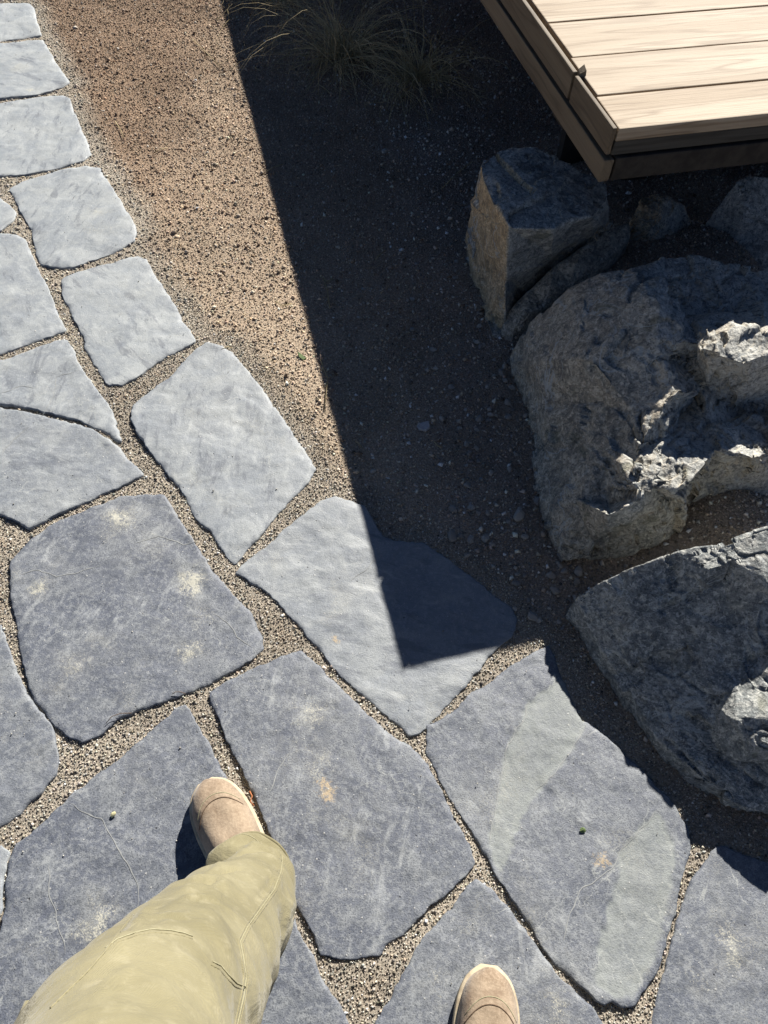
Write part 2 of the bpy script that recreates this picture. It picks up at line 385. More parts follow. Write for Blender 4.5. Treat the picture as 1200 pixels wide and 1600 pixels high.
# ------------------------------------------------------------------ flagstone outlines
STONES = [
 [(-90,-75),(25,-75),(46,-5),(0,-3),(-90,0)],
 [(-90,6),(0,6),(44,4),(53,12),(58,36),(64,54),(40,58),(0,63),(-90,70)],
 [(-90,75),(0,67),(66,62),(72,72),(86,95),(108,128),(98,134),(60,147),(0,153),(-90,159)],
 [(-90,168),(0,161),(55,153),(98,148),(108,154),(118,180),(128,205),(138,225),(141,240),(130,250),(90,262),(40,272),(0,275),(-90,282)],
 [(15,294),(30,285),(80,268),(135,258),(155,262),(170,285),(195,325),(213,355),(209,375),(190,388),(150,403),(115,417),(95,418),(62,412),(55,390),(50,360),(30,325)],
 [(-90,292),(0,309),(15,322),(25,332),(20,345),(0,360),(-90,368)],
 [(-90,378),(0,364),(25,366),(38,372),(50,400),(60,425),(75,450),(90,490),(103,515),(80,525),(40,538),(0,552),(-90,575)],
 [(95,437),(110,428),(150,415),(200,402),(215,398),(228,405),(245,435),(270,470),(285,500),(306,532),(270,552),(240,568),(215,588),(190,601),(170,600),(160,590),(150,572),(133,545),(130,525),(115,495),(100,465)],
 [(323,535),(346,540),(362,550),(400,596),(437,646),(471,696),(494,733),(483,750),(437,798),(400,842),(367,879),(354,869),(329,829),(304,808),(287,771),(254,729),(221,687),(204,654),(208,633),(233,612),(267,587),(300,550)],
 [(-90,592),(0,563),(42,549),(83,533),(102,530),(115,546),(125,571),(150,608),(175,642),(189,689),(183,688),(158,671),(125,656),(83,645),(42,636),(0,631),(-90,632)],
 [(-90,639),(0,638),(42,644),(83,653),(125,664),(158,679),(183,696),(208,725),(223,740),(204,750),(167,767),(133,783),(83,804),(62,817),(44,825),(25,812),(0,804),(-90,800)],
 [(44,846),(83,817),(137,794),(187,775),(233,770),(256,773),(267,787),(292,829),(329,887),(354,921),(392,958),(406,988),(412,1012),(400,1025),(358,1052),(321,1071),(283,1085),(250,1098),(217,1110),(183,1123),(154,1148),(129,1158),(108,1152),(83,1129),(54,1096),(42,1058),(31,1012),(25,975),(17,917),(16,875)],
 [(-90,985),(0,975),(8,1000),(17,1025),(29,1062),(50,1096),(69,1117),(81,1142),(90,1183),(85,1206),(62,1237),(29,1271),(0,1292),(-90,1345)],
 [(290,1102),(275,1108),(258,1125),(225,1154),(187,1183),(146,1217),(108,1246),(75,1279),(42,1308),(21,1326),(14,1350),(9,1380),(7,1420),(0,1455),(-22,1505),(-50,1560),(-60,1690),(250,1720),(572,1690),(560,1640),(543,1600),(527,1567),(500,1527),(487,1493),(467,1460),(458,1428),(430,1375),(406,1308),(387,1275),(362,1233),(346,1200),(329,1171),(308,1137),(296,1108)],
 [(-90,1372),(0,1322),(14,1330),(8,1350),(3,1380),(1,1418),(-10,1450),(-34,1500),(-70,1560),(-90,1560)],
 [(366,895),(419,849),(465,812),(501,785),(524,775),(547,782),(570,791),(597,838),(625,846),(662,849),(698,872),(740,904),(772,931),(799,950),(808,968),(801,993),(776,1011),(749,1045),(713,1087),(680,1120),(657,1143),(640,1147),(620,1130),(567,1087),(520,1040),(493,1007),(483,995),(460,968),(432,936),(400,913)],
 [(471,1015),(450,1023),(400,1044),(358,1065),(328,1083),(330,1100),(354,1150),(375,1196),(400,1242),(412,1275),(425,1317),(446,1375),(463,1413),(487,1453),(500,1493),(520,1497),(567,1497),(593,1493),(600,1477),(627,1460),(667,1417),(707,1387),(727,1370),(739,1347),(733,1320),(713,1287),(687,1230),(663,1190),(633,1160),(613,1150),(567,1110),(520,1063),(480,1027)],
 [(667,1133),(680,1128),(713,1110),(733,1087),(773,1060),(800,1040),(833,1020),(857,1008),(867,1027),(877,1053),(890,1087),(910,1127),(923,1132),(953,1157),(1000,1203),(1040,1245),(1074,1295),(1077,1335),(1066,1363),(1057,1413),(1040,1480),(1027,1520),(1010,1543),(990,1567),(973,1575),(957,1567),(943,1570),(927,1557),(893,1527),(867,1507),(847,1477),(827,1443),(793,1393),(770,1353),(740,1303),(713,1263),(687,1213),(667,1177)],
 [(743,1373),(730,1387),(707,1420),(680,1447),(653,1480),(627,1527),(607,1567),(590,1600),(578,1650),(590,1720),(960,1740),(958,1640),(933,1582),(907,1555),(873,1529),(840,1482),(807,1435),(773,1393)],
 [(1123,1322),(1200,1349),(1300,1385),(1320,1740),(990,1740),(1012,1640),(1020,1590),(1035,1533),(1055,1457),(1071,1405),(1083,1372)],
]
TONE = [.9,.9,.85,.8,.75,.7,.7,.75,.62,.62,.5,.12,.25,.08,.6,.52,.1,.1,.15,.15]
POLYW = [P2(s) for s in STONES]
DUST = [(185,808,34,1),(65,915,20,1),(300,905,32,1),(295,1020,24,1),(110,1045,34,.8),(165,1005,26,.6),(245,840,30,.5),(95,880,22,.5),
        (490,1110,55,.6),(450,1180,45,.55),(560,1270,50,.4),(500,1200,40,.6),(150,1440,32,.9),(60,1180,30,.4),(200,1200,45,.35),(420,870,40,.5),(560,920,50,.4),(640,1080,40,.35),
        (1150,1480,40,.6),(1110,1530,30,.5),(830,1380,40,.3),(880,1500,45,.35),(860,1590,35,.7),(680,1540,30,.4),(30,105,14,.9),(50,140,10,1),(150,330,30,.5),(60,215,22,.5),(200,450,40,.4),(300,650,60,.3)]
RUST = [(512,1238,20,.9),(525,998,8,1),(940,1345,15,.9),(505,1222,14,.8)]
PALE = [[(635,150),(700,95),(725,90),(740,150),(775,195),(750,240),(700,310),(650,370),(615,440),(590,520),(570,540),(545,480),(560,400),(575,330),(590,240),(625,190)],
        [(940,400),(985,500),(960,650),(920,780),(880,840),(790,820),(800,740),(820,650),(850,560),(850,500),(890,450)]]
PALE = [P2([(400+x/1.5, 1000+y/1.5) for x, y in q]) for q in PALE]
def spots(lst, xy):
    r = np.zeros(len(xy))
    for px, py, rad, k in lst:
        c = P(px, py)[:2]; rr = rad/FPX*math.sqrt(c@c+H*H)
        r = np.maximum(r, k*np.exp(-(((xy-c)**2).sum(1))/(rr*rr*.75)))
    return r

# ------------------------------------------------------------------ boulder outlines (needed for the soil level too)
_dx, _dy = np.meshgrid(-2.4+.008*np.arange(613), -.8+.008*np.arange(690)); _dp = np.column_stack([_dx.ravel(), _dy.ravel()])
DF = np.full(len(_dp), .3)
for q in POLYW:
    k = np.where(np.all((_dp > q.min(0)-.2) & (_dp < q.max(0)+.2), axis=1))[0]
    DF[k] = np.minimum(DF[k], np.where(inside(q, _dp[k]), 0, dist_poly(q, _dp[k])))
DF = DF.reshape(690, 613)
def ground_z(xy):
    """level of the grit: a little under the stones, banked up behind the boulders"""
    xy = np.asarray(xy, float)
    z = np.full(len(xy), -.0065)
    z += .002*perlin(v3(xy*2.3, 3.1)) + .0022*perlin(v3(xy*17, 1.7))
    for (px, py, zz, r, hgt) in ((1060, 400, .15, .26, .16), (1210, 400, .15, .22, .07), (1150, 800, .07, .13, .085), (980, 290, 0, .25, .05)):
        c = P(px, py, zz)[:2]; d2 = ((xy-c)**2).sum(1)
        z += hgt*np.exp(-(d2/(r*r))**1.5)
    return z
def soil_tint(xy):
    """red-brown loam away from the path, tan decomposed grit, grey jointing grit by the stones"""
    fx = np.clip((xy[:, 0]+2.4)/.008, 0, 610.9); fy = np.clip((xy[:, 1]+.8)/.008, 0, 687.9); ix = fx.astype(int); iy = fy.astype(int); fx = fx-ix; fy = fy-iy
    d = (DF[iy, ix]*(1-fx)+DF[iy, ix+1]*fx)*(1-fy)+(DF[iy+1, ix]*(1-fx)+DF[iy+1, ix+1]*fx)*fy
    n = perlin(v3(xy*5, .5))*.5+perlin(v3(xy*14, 2.5))*.3
    grey = np.clip(1-(d-.022-.035*n)/.055, 0, 1)
    far = np.clip((xy[:, 1]-1.35+.5*n)/.8, 0, 1)
    left = np.clip((xy[:, 0]+.62+.1*n)/-.25, 0, 1)
    tan = np.array([.475, .395, .305]); red = np.array([.30, .222, .16]); gry = np.array([.385, .35, .295]); lm = np.array([.32, .285, .25])
    c = tan+(red-tan)*(far*(.55+.45*left))[:, None]
    rock = np.clip((xy[:, 0]-.02+.12*n+.12*(xy[:, 1]-1.0))/.22, 0, 1)
    c = c+(lm-c)*(rock*.75)[:, None]
    c = c+(gry-c)*grey[:, None]
    return np.clip(c*(1+.38*n[:, None]), .02, .8), d

# ------------------------------------------------------------------ the setting
gs = 60
me = mesh_list('ground', [(-gs, -gs, -.075), (gs, -gs, -.075), (gs, gs, -.075), (-gs, gs, -.075)], [(0, 1, 2, 3)])
obj('ground', me, M_FAR, kind='structure')
X0, X1, Y0, Y1, ST = -2.3, 2.4, -.7, 4.6, .016
nx, ny = int((X1-X0)/ST)+1, int((Y1-Y0)/ST)+1
gx, gy = np.meshgrid(np.linspace(X0, X1, nx), np.linspace(Y0, Y1, ny)); gxy = np.column_stack([gx.ravel(), gy.ravel()])
gz = ground_z(gxy)
edge = np.minimum.reduce([gxy[:, 0]-X0, X1-gxy[:, 0], gxy[:, 1]-Y0, Y1-gxy[:, 1]])
gz -= .09*np.clip(1-edge/.25, 0, 1)**2
idx = np.arange(nx*ny).reshape(ny, nx)
gf = np.column_stack([idx[:-1, :-1].ravel(), idx[:-1, 1:].ravel(), idx[1:, 1:].ravel(), idx[1:, :-1].ravel()])
me = mesh_np('gravel_bed', np.column_stack([gxy, gz]), gf, True)
tint, _ = soil_tint(gxy); cattr(me, 'tint', tint)
BED = obj('gravel_bed', me, M_GROUND, kind='structure')
PATH = empty('path', P(300, 1000), kind='structure')

def to_local(o, parent):
    o.parent = parent; o.matrix_parent_inverse = Matrix.Translation(-Vector(parent.location))

def make_stone(i, poly):
    step = .0055 if poly[:, 1].mean() < 1.3 else .009
    ring = chaikin(poly, 1); ring = resample(ring, step)
    # ragged split edge
    nx_ = np.roll(ring, -1, axis=0)-np.roll(ring, 1, axis=0); nr = np.column_stack([nx_[:, 1], -nx_[:, 0]]); nr /= np.linalg.norm(nr, axis=1)[:, None]+1e-9
    q = v3(ring, i*3.7)
    ring = ring+nr*((.0016 if np.sum(ring[:, 0]*np.roll(ring[:, 1], -1)-ring[:, 1]*np.roll(ring[:, 0], -1)) > 0 else -.0016)+.0026*perlin(q*24)+.0026*perlin(q*60+9)+.0016*perlin(q*150+4))[:, None]
    lo, hi = ring.min(0), ring.max(0)
    gx, gy = np.meshgrid(np.arange(lo[0], hi[0], step), np.arange(lo[1], hi[1], step))
    pts = np.column_stack([gx.ravel(), gy.ravel()])+RNG.uniform(-.3, .3, (gx.size, 2))*step
    pts = pts[inside(ring, pts)]; dd = dist_poly(ring, pts); pts = pts[dd > step*.55]
    area = .5*np.sum(ring[:, 0]*np.roll(ring[:, 1], -1)-ring[:, 1]*np.roll(ring[:, 0], -1))
    inn = ring+nr*(.0022 if area < 0 else -.0022)
    inn = inn[inside(ring, inn)]; inn = inn[dist_poly(ring, inn) > .0016]
    allp = np.vstack([ring, inn, pts]); nb = len(ring)
    vo, ed, fc, ov, oe, of = delaunay_2d_cdt([Vector(p) for p in allp], [], [list(range(nb))], 1, 1e-7)
    vv = np.array([(a.x, a.y) for a in vo]); fc = np.array([f for f in fc if len(f) == 3])
    d = dist_poly(ring, vv); q = v3(vv, i*5.1)
    t = fbm(q*np.array([4.5, 7.0, 1]), 4)*2.2
    terr = np.floor(t)+np.clip((t-np.floor(t))*5-2, 0, 1)
    z = .0010*terr+.0007*fbm(q*9, 3)+.0004*fbm(q*45, 3)
    t2 = fbm(q*np.array([2.6, 3.4, 1])+77, 5, .55)*1.6; z += .0009*(np.floor(t2)+np.clip((t2-np.floor(t2))*14-6, 0, 1))
    chip = np.clip(perlin(q*25+40)*1.5+.5, .15, 1.3)
    z -= .0030*np.exp(-d/.0018)*chip+.003*np.exp(-d/.012)*np.clip(perlin(q*11+70)*2, 0, 1)
    z = np.maximum(z, -.0025-.006*np.exp(-d/.004)); pale = np.zeros(len(vv))
    if i == 17:
        for pq in PALE:
            s = np.where(inside(pq, vv), 1, -1)*dist_poly(pq, vv)+.006*perlin(q*40)
            k = np.clip(s/.003+.5, 0, 1); pale = np.maximum(pale, k*(.55+.45*np.exp(-np.abs(s)/.02))); z -= .0016*k
    c = vv.mean(0); tx, ty = RNG.uniform(-.006, .006, 2)
    z += (vv[:, 0]-c[0])*tx+(vv[:, 1]-c[1])*ty
    n = len(vv)
    # skirt
    bed = []
    cnt = {}
    for f in fc:
        for a, b in ((f[0], f[1]), (f[1], f[2]), (f[2], f[0])):
            if (b, a) in cnt: del cnt[(b, a)]
            else: cnt[(a, b)] = 1
    be = list(cnt); bv = sorted({a for e in be for a in e}); mp = {a: n+k for k, a in enumerate(bv)}
    V = np.vstack([np.column_stack([vv, z]), np.column_stack([vv[bv]+(vv[bv]-c)*(-.012), np.full(len(bv), -.05)])])
    F = list(map(tuple, fc))
    for a, b in be: F += [(b, a, mp[a]), (b, mp[a], mp[b])]
    V[:, :2] -= c
    me = mesh_np('flagstone', V, np.array(F), True)
    def ex(a): return np.concatenate([a, a[bv]])
    wv = vv+np.column_stack([fbm(q*22+3, 3), fbm(q*22+31, 3)])*.016; attr(me, 'dust', ex(spots(DUST, wv)*np.clip(.75+.6*fbm(q*16+5, 3), .1, 1.2))); attr(me, 'rust', ex(spots(RUST, vv+(wv-vv)*.35))); attr(me, 'pale', ex(pale))
    attr(me, 'tone', np.full(len(V), TONE[i]))
    o = obj('flagstone', me, M_SLATE); o.location = (c[0], c[1], 0); to_local(o, PATH)
    return o, ring, BVHTree.FromPolygons([tuple(a) for a in V[:n]], [tuple(f) for f in fc]), c
STONE_OBJ = []; RINGS = []
for i, q in enumerate(POLYW):
    r = make_stone(i, q); STONE_OBJ.append(r); RINGS.append(r[1])
bpy.context.view_layer.update()

# mineral veins standing a hair proud on some stones
def z6(l): return [(x/2.4, 500+y/2.4) for x, y in l]
def z7(l): return [(x/2.4, 950+y/2.4) for x, y in l]
def z8(l): return [(400+x/1.5, 1000+y/1.5) for x, y in l]
VEINS = [(11, z6([(80,950),(150,940),(210,965),(280,950),(375,920)])), (11, z6([(510,835),(590,805),(650,825),(690,840),(740,830)])),
         (11, z7([(800,20),(850,50),(890,110),(950,150)])), (13, z7([(265,735),(320,765),(380,790),(420,860),(460,930),(510,1010),(520,1060),(515,1120)])),
         (9, z6([(160,360),(200,290),(210,210),(290,190)])), (9, z6([(0,280),(80,245),(140,255)])), (10, z6([(0,510),(60,440),(110,400)])),
         (17, z8([(722,705),(732,650),(760,590),(830,540),(860,490),(938,402)])), (17, z8([(640,140),(628,190),(590,240),(575,330),(560,400),(546,480)])), (17, z8([(775,200),(750,242),(700,312),(640,365)])),
         (16, z7([(1010,690),(1050,600),(1090,540)])), (13, z7([(185,960),(190,1080),(230,1240),(245,1300)])), (15, [(548,908),(570,890),(596,868)])]
for si, line in VEINS:
    o, ring, bvh, c = STONE_OBJ[si]
    w = P2(line); L = []
    for a, b in zip(w[:-1], w[1:]):
        k = max(2, int(np.linalg.norm(b-a)/.006))
        for t in range(k): L.append(a+(b-a)*t/k)
    L.append(w[-1]); L = np.array(L)
    L += np.column_stack([perlin(v3(L*45, 2)), perlin(v3(L*45, 8))])*.004
    V, F = [], []
    for k, p in enumerate(L):
        t = L[min(k+1, len(L)-1)]-L[max(k-1, 0)]; t = t/(np.linalg.norm(t)+1e-9); nn = np.array([-t[1], t[0]])
        wd = (.0005+.0010*abs(perlin(np.array([[p[0]*60, p[1]*60, 4.0]]))[0]))*min(1, (k+1)/4, (len(L)-k)/4)
        for sgn in (-1, 1):
            pp = p+nn*wd*sgn-c; h = bvh.ray_cast(Vector((pp[0], pp[1], .2)), Vector((0, 0, -1)))
            V.append((pp[0], pp[1], (h[0].z if h[0] else 0)+.0006))
        if k: F.append((2*k-2, 2*k-1, 2*k+1, 2*k))
    v = obj('vein', mesh_list('vein', V, F, True), M_VEIN, o)

# ------------------------------------------------------------------ boulders
def subdiv(V, F, it):
    for _ in range(it):
        e = np.sort(np.vstack([F[:, [0, 1]], F[:, [1, 2]], F[:, [2, 0]]]), axis=1)
        u, inv = np.unique(e, axis=0, return_inverse=True); inv = inv.ravel(); n = len(F); base = len(V)
        V = np.vstack([V, (V[u[:, 0]]+V[u[:, 1]])/2])
        a, b, c = base+inv[:n], base+inv[n:2*n], base+inv[2*n:]
        F = np.vstack([np.column_stack([F[:, 0], a, c]), np.column_stack([a, F[:, 1], b]), np.column_stack([c, b, F[:, 2]]), np.column_stack([a, b, c])])
    return V, F
def smooth(V, F, it, k=.5):
    e = np.vstack([F[:, [0, 1]], F[:, [1, 2]], F[:, [2, 0]]])
    for _ in range(it):
        s = np.zeros_like(V); w = np.zeros(len(V))
        for a, b in ((0, 1), (1, 0)):
            np.add.at(s, e[:, a], V[e[:, b]]); np.add.at(w, e[:, a], 1)
        V = V+(s/w[:, None]-V)*k
    return V
def normals(V, F):
    n = np.cross(V[F[:, 1]]-V[F[:, 0]], V[F[:, 2]]-V[F[:, 0]]); N = np.zeros_like(V)
    for k in range(3): np.add.at(N, F[:, k], n)
    return N/(np.linalg.norm(N, axis=1)[:, None]+1e-12)
def make_rock(name, outline, inner, levels, seed, rough=.010, cells=70, facet=.10, ridges=(), zbot=-.06, brown=None, pale=None, round_it=1, back=.12, push=.05, tone=0.0, rmap=None, **props):
    """outline and inner: (px, py, z). The seen side is a triangulated facet net at real heights, closed with a back and a base."""
    pts = list(outline)+list(inner); nb = len(outline)
    vo, ed, fc, ov, oe, of = delaunay_2d_cdt([Vector((p[0], -p[1])) for p in pts], [tuple(r) for r in ridges], [list(range(nb))], 1, 1e-6)
    src = [o[0] if o else None for o in ov]
    W = []
    for v, s in zip(vo, src):
        if s is not None: W.append(P(*pts[s]))
        else: W.append(P(v.x, -v.y, .1))
    W = np.array(W); fc = [tuple(f) for f in fc]
    F = []
    cen = W.mean(0); cnt = {}
    for f in fc:
        for a, b in ((f[0], f[1]), (f[1], f[2]), (f[2], f[0])):
            if (b, a) in cnt: del cnt[(b, a)]
            else: cnt[(a, b)] = 1
    F = list(fc); be = list(cnt); bv = sorted({a for e in be for a in e}); n = len(W)
    top = W[bv]; bot = top.copy(); bot[:, :2] += (cen[:2]-bot[:, :2])*back*np.clip(top[:, 2:]/.2, 0, 1); bot[:, 2] = zbot
    mid = (top+bot)/2; mid[:, :2] -= (cen[:2]-mid[:, :2])*push*np.clip(top[:, 2:]/.2, 0, 1)
    mp = {a: n+k for k, a in enumerate(bv)}; mq = {a: n+len(bv)+k for k, a in enumerate(bv)}
    for a, b in be:
        F += [(b, a, mp[a]), (b, mp[a], mp[b]), (mp[b], mp[a], mq[a]), (mp[b], mq[a], mq[b])]
    V = np.vstack([W, mid, bot, [[cen[0], cen[1], zbot]]]); ci = len(V)-1
    for a, b in be: F.append((mq[b], mq[a], ci))
    F = np.array(F)
    V, F = subdiv(V, F, 2); V = smooth(V, F, round_it, .35)
    V, F = subdiv(V, F, levels-2)
    V = smooth(V, F, 2, .4)
    rs = np.random.default_rng(seed); N = normals(V, F)
    # split faces: every cell is a little plane of its own
    def cellplane(nc, amp, facet=facet):
        S = V[rs.integers(0, len(V), nc)]; D = rs.normal(size=(nc, 3)); off = rs.normal(size=nc)*amp*.35
        wob = V+.010*np.column_stack([fbm(V*14+k*9.1, 3) for k in range(3)])
        best = np.full(len(V), 1e9); which = np.zeros(len(V), int)
        for k in range(nc):
            d = ((wob-S[k])**2).sum(1); c = d < best; best[c] = d[c]; which[c] = k
        return np.clip(((V-S[which])*D[which]).sum(1)*facet+off[which], -amp, amp)
    def cuts(n, r0, r1, dep, tilt, where=None):
        nonlocal V
        V0 = V.copy()
        pool = np.where(where > .5)[0] if where is not None else np.arange(len(V))
        if not len(pool): return
        for k in range(n):
            i = pool[rs.integers(0, len(pool))]; nn = N[i]+tilt*rs.normal(size=3); nn = nn/np.linalg.norm(nn); r = rs.uniform(r0, r1)
            near = np.where(((V0-V0[i])**2).sum(1) < r*r)[0]; de = dep*rs.uniform(.3, 1.2); ex = (V[near]-V0[i])@nn+de
            sink = ((V0[near]-V[near])*N[near]).sum(1); c = (ex > 0) & (sink+ex < dep*2.4); V[near[c]] -= ex[c, None]*nn
    if cells >= 40: cuts(12, .10, .2, rough*.9, .03)
    cuts(int(cells*.9), .035, .11, rough*1.0, .13)
    if rmap is not None:
        kk = rmap(V); cuts(55, .03, .085, .006, .15, kk); cuts(30, .012, .03, .0025, .15, kk)
    cuts(cells*3, .010, .03, rough*.5, .25)
    N = normals(V, F)
    disp = cellplane(cells*4, rough*.35)
    q = V+seed*3.3
    disp += rough*.2*fbm(q*7, 5, .6)+rough*.28*fbm(q*34, 4, .6)
    lay = fbm(q*np.array([5, 5, 5])+fbm(q*3, 2)[:, None]*.7, 3)*5; disp += rough*.22*(np.floor(lay)+np.clip((lay-np.floor(lay))*4-1.5, 0, 1)-lay*.6)
    if rmap is not None:
        k = rmap(V); rg = np.abs(fbm(q*16, 4, .6)); disp = disp+k*.0010*fbm(q*60, 3, .6)
    V = V+N*disp[:, None]
    base = cen.copy(); base[2] = 0
    me = mesh_np(name, V-base, F, True)
    # screen-free masks: by facing and position
    N = normals(V, F)
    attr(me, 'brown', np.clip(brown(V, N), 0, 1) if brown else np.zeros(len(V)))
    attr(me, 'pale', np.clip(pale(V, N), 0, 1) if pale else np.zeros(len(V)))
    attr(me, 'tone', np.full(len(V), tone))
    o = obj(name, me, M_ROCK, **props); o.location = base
    return o

make_rock('upright_stone',
  [(752,250,.34),(767,240,.34),(800,230,.345),(837,228,.345),(875,246,.345),(908,265,.34),(933,277,.33),(948,288,.32),(952,320,.28),(950,360,.19),(925,385,.12),(870,430,.06),(825,465,.02),(790,520,.0),(769,538,-.01),(754,492,.0),(735,408,.03),(727,371,.06)],
  [(950,312,.315),(925,338,.33),(887,346,.335),(865,358,.335),(794,354,.335),(785,337,.34),(769,308,.34),(754,271,.34),(790,440,.15),(862,397,.20),(840,290,.352),(735,320,.17)],
  5, 11, rough=.0045, cells=40, facet=.05, round_it=0, push=-.02, ridges=[(22,18+5),(22,21),(21,20),(0,25),(25,24),(24,23),(23,22),(22,26),(26,13)],
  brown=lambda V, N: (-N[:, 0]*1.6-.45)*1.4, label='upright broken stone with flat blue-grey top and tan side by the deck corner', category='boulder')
make_rock('slab_stone',
  [(985,345,.20),(988,365,.19),(945,410,.165),(890,447,.12),(850,480,.08),(815,510,.04),(800,532,.0),(786,528,.0),(785,505,.03),(800,478,.06),(830,448,.10),(868,412,.15),(925,372,.19),(960,350,.205)],
  [(900,412,.17),(860,448,.13),(820,490,.08)],
  5, 12, rough=.002, cells=16, facet=.03, round_it=1, brown=lambda V, N: .25+0*N[:, 0], label='thin grey slab wedged between the upright stone and the largest boulder', category='boulder')

def zpl(px, py):      # height of the sunlit boundary over a traced point (deck edge and sun)
    D = P(968, 200, .62); e = np.array([math.cos(math.radians(17.2)), math.sin(math.radians(17.2)), 0]); n = np.cross(e, np.array(SUND))
    d = FW+RT*(px-600)/FPX-UP*(py-800)/FPX; c0 = np.array([0, 0, H]); t = ((D-c0)@n)/(d@n); return (c0+t*d)[2]
def zz(px, py, dz): return (px, py, zpl(px, py)+dz)
b2_out = [(985,417,.33),(933,429,.29),(887,450,.24),(858,479,.19),(821,508,.12),(798,546,.03),(802,587,.01),(825,658,.0),(833,700,.0),(831,749,.0),(855,845,.0),(872,875,.0),(890,880,.005),(925,871,.015),(995,854,.035),(1047,838,.06),(1071,825,.07),(1076,775,.12),(1085,762,.125),(1122,751,.125),(1200,740,.12),(1300,725,.10),(1330,600,.14),(1320,480,.24),(1250,425,.31),(1195,418,.325),(1140,408,.335),(1085,398,.335),(1035,402,.335)]
b2_in = [zz(844,562,-.19),zz(848,617,-.20),(857,709,.065),(864,797,.05),(877,853,.03),
         (930,860,.045),(1000,838,.08),(1062,812,.115),
         zz(1025,470,-.03),zz(1030,560,-.02),zz(1058,592,.0),zz(1062,622,.026),zz(1035,650,.024),zz(1045,680,.018),zz(1000,700,.026),zz(988,742,.052),zz(1040,735,.060),zz(1068,765,.074),zz(1066,792,.066),zz(1010,772,.062),
         zz(920,560,-.075),zz(940,700,-.05),zz(950,790,-.03),zz(900,780,-.06),zz(985,640,-.03),zz(955,806,.045),
         zz(1075,560,-.045),zz(1085,630,-.05),zz(1080,690,.03),zz(1098,728,.06),
         zz(1078,528,-.02),zz(1104,514,.010),zz(1140,504,.016),zz(1190,512,.018),zz(1240,530,.01),
         zz(1098,545,.026),zz(1125,552,.042),zz(1160,562,.046),zz(1192,552,.040),zz(1150,615,-.02),zz(1195,630,-.045),zz(1105,610,-.035),zz(1150,648,-.05),
         zz(1112,667,.002),zz(1150,670,.004),zz(1200,695,.012),zz(1118,690,.034),zz(1150,705,.05),zz(1185,715,.045),zz(1112,742,-.01),zz(1170,738,-.02),zz(1250,700,.02),zz(1260,620,-.03),
         (1080,480,.315),(1140,482,.325),(1060,440,.335),(1120,445,.325),(1185,460,.32)]
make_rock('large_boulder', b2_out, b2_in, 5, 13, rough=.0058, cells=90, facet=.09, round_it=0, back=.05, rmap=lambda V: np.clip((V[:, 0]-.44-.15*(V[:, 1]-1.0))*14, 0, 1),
  brown=lambda V, N: np.clip(.05-N[:, 0]*.7, 0, .55)*.8, pale=lambda V, N: np.clip((V[:, 0]-.46+.05*perlin(V*20))*9, 0, 1)*(.45+.4*np.clip(perlin(V*14)+.3, 0, 1)),  # pale paints extra sunlit brightness into the lumps on the right
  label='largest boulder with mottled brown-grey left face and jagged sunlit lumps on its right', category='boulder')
b3_out = [(900,932,.085),(935,912,.115),(990,885,.165),(1050,865,.20),(1105,852,.225),(1135,845,.24),(1165,832,.258),(1200,822,.27),(1300,800,.285),(1380,950,.23),(1400,1150,.17),(1330,1250,.11),(1245,1268,.055),(1170,1262,.04),(1115,1240,.035),(1070,1205,.03),(1045,1180,.03),(1000,1120,.035),(960,1050,.042),(925,985,.055)]
b3_in = [(985,960,.118),(1060,940,.155),(1130,900,.208),(1180,868,.256),(1150,880,.243),(1195,905,.25),(1220,930,.222),(1110,890,.222),(1140,960,.165),(1040,1030,.085),(1100,1060,.098),(1170,1040,.132),(1110,1150,.066),(1150,1090,.122),(1150,1125,.126),(1200,1120,.138),(1195,1160,.122),(1120,1110,.095),(1185,1195,.068),(1130,1190,.055),(1260,1110,.15),(1290,950,.22),(1300,1180,.15),(985,1045,.058),(1035,1120,.05),(1090,1190,.045)]
make_rock('dark_boulder', b3_out, b3_in, 5, 14, rough=.0038, cells=45, facet=.07, round_it=0, back=.03, tone=.15, rmap=lambda V: .75*np.clip(perlin(V*5+3.0)*3+.1, 0, 1)*np.clip((V[:, 0]-.50)*8, 0, 1),
  pale=lambda V, N: np.clip(perlin(V*9)*2-.8, 0, 1)*.5, label='dark blue-grey boulder with pale veins at the right edge nearest the paving', category='boulder')
make_rock('half_buried_stone',
  [(985,352,.18),(990,325,.21),(1005,303,.235),(1022,296,.24),(1045,302,.235),(1075,318,.22),(1090,350,.17),(1060,375,.15),(1010,372,.16)], [(1028,330,.225),(1005,335,.21),(1045,340,.21)],
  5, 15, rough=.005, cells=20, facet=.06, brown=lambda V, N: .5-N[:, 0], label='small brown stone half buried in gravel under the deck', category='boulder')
make_rock('pointed_stone',
  [(1085,370,.14),(1120,318,.24),(1150,282,.30),(1180,275,.31),(1260,280,.30),(1290,400,.15),(1240,460,.12),(1170,440,.13),(1110,410,.13)], [(1165,320,.28),(1200,345,.25),(1150,370,.2)],
  5, 16, rough=.005, cells=16, facet=.05, round_it=0, label='dark pointed stone in deep shade under the deck at the right edge', category='boulder')

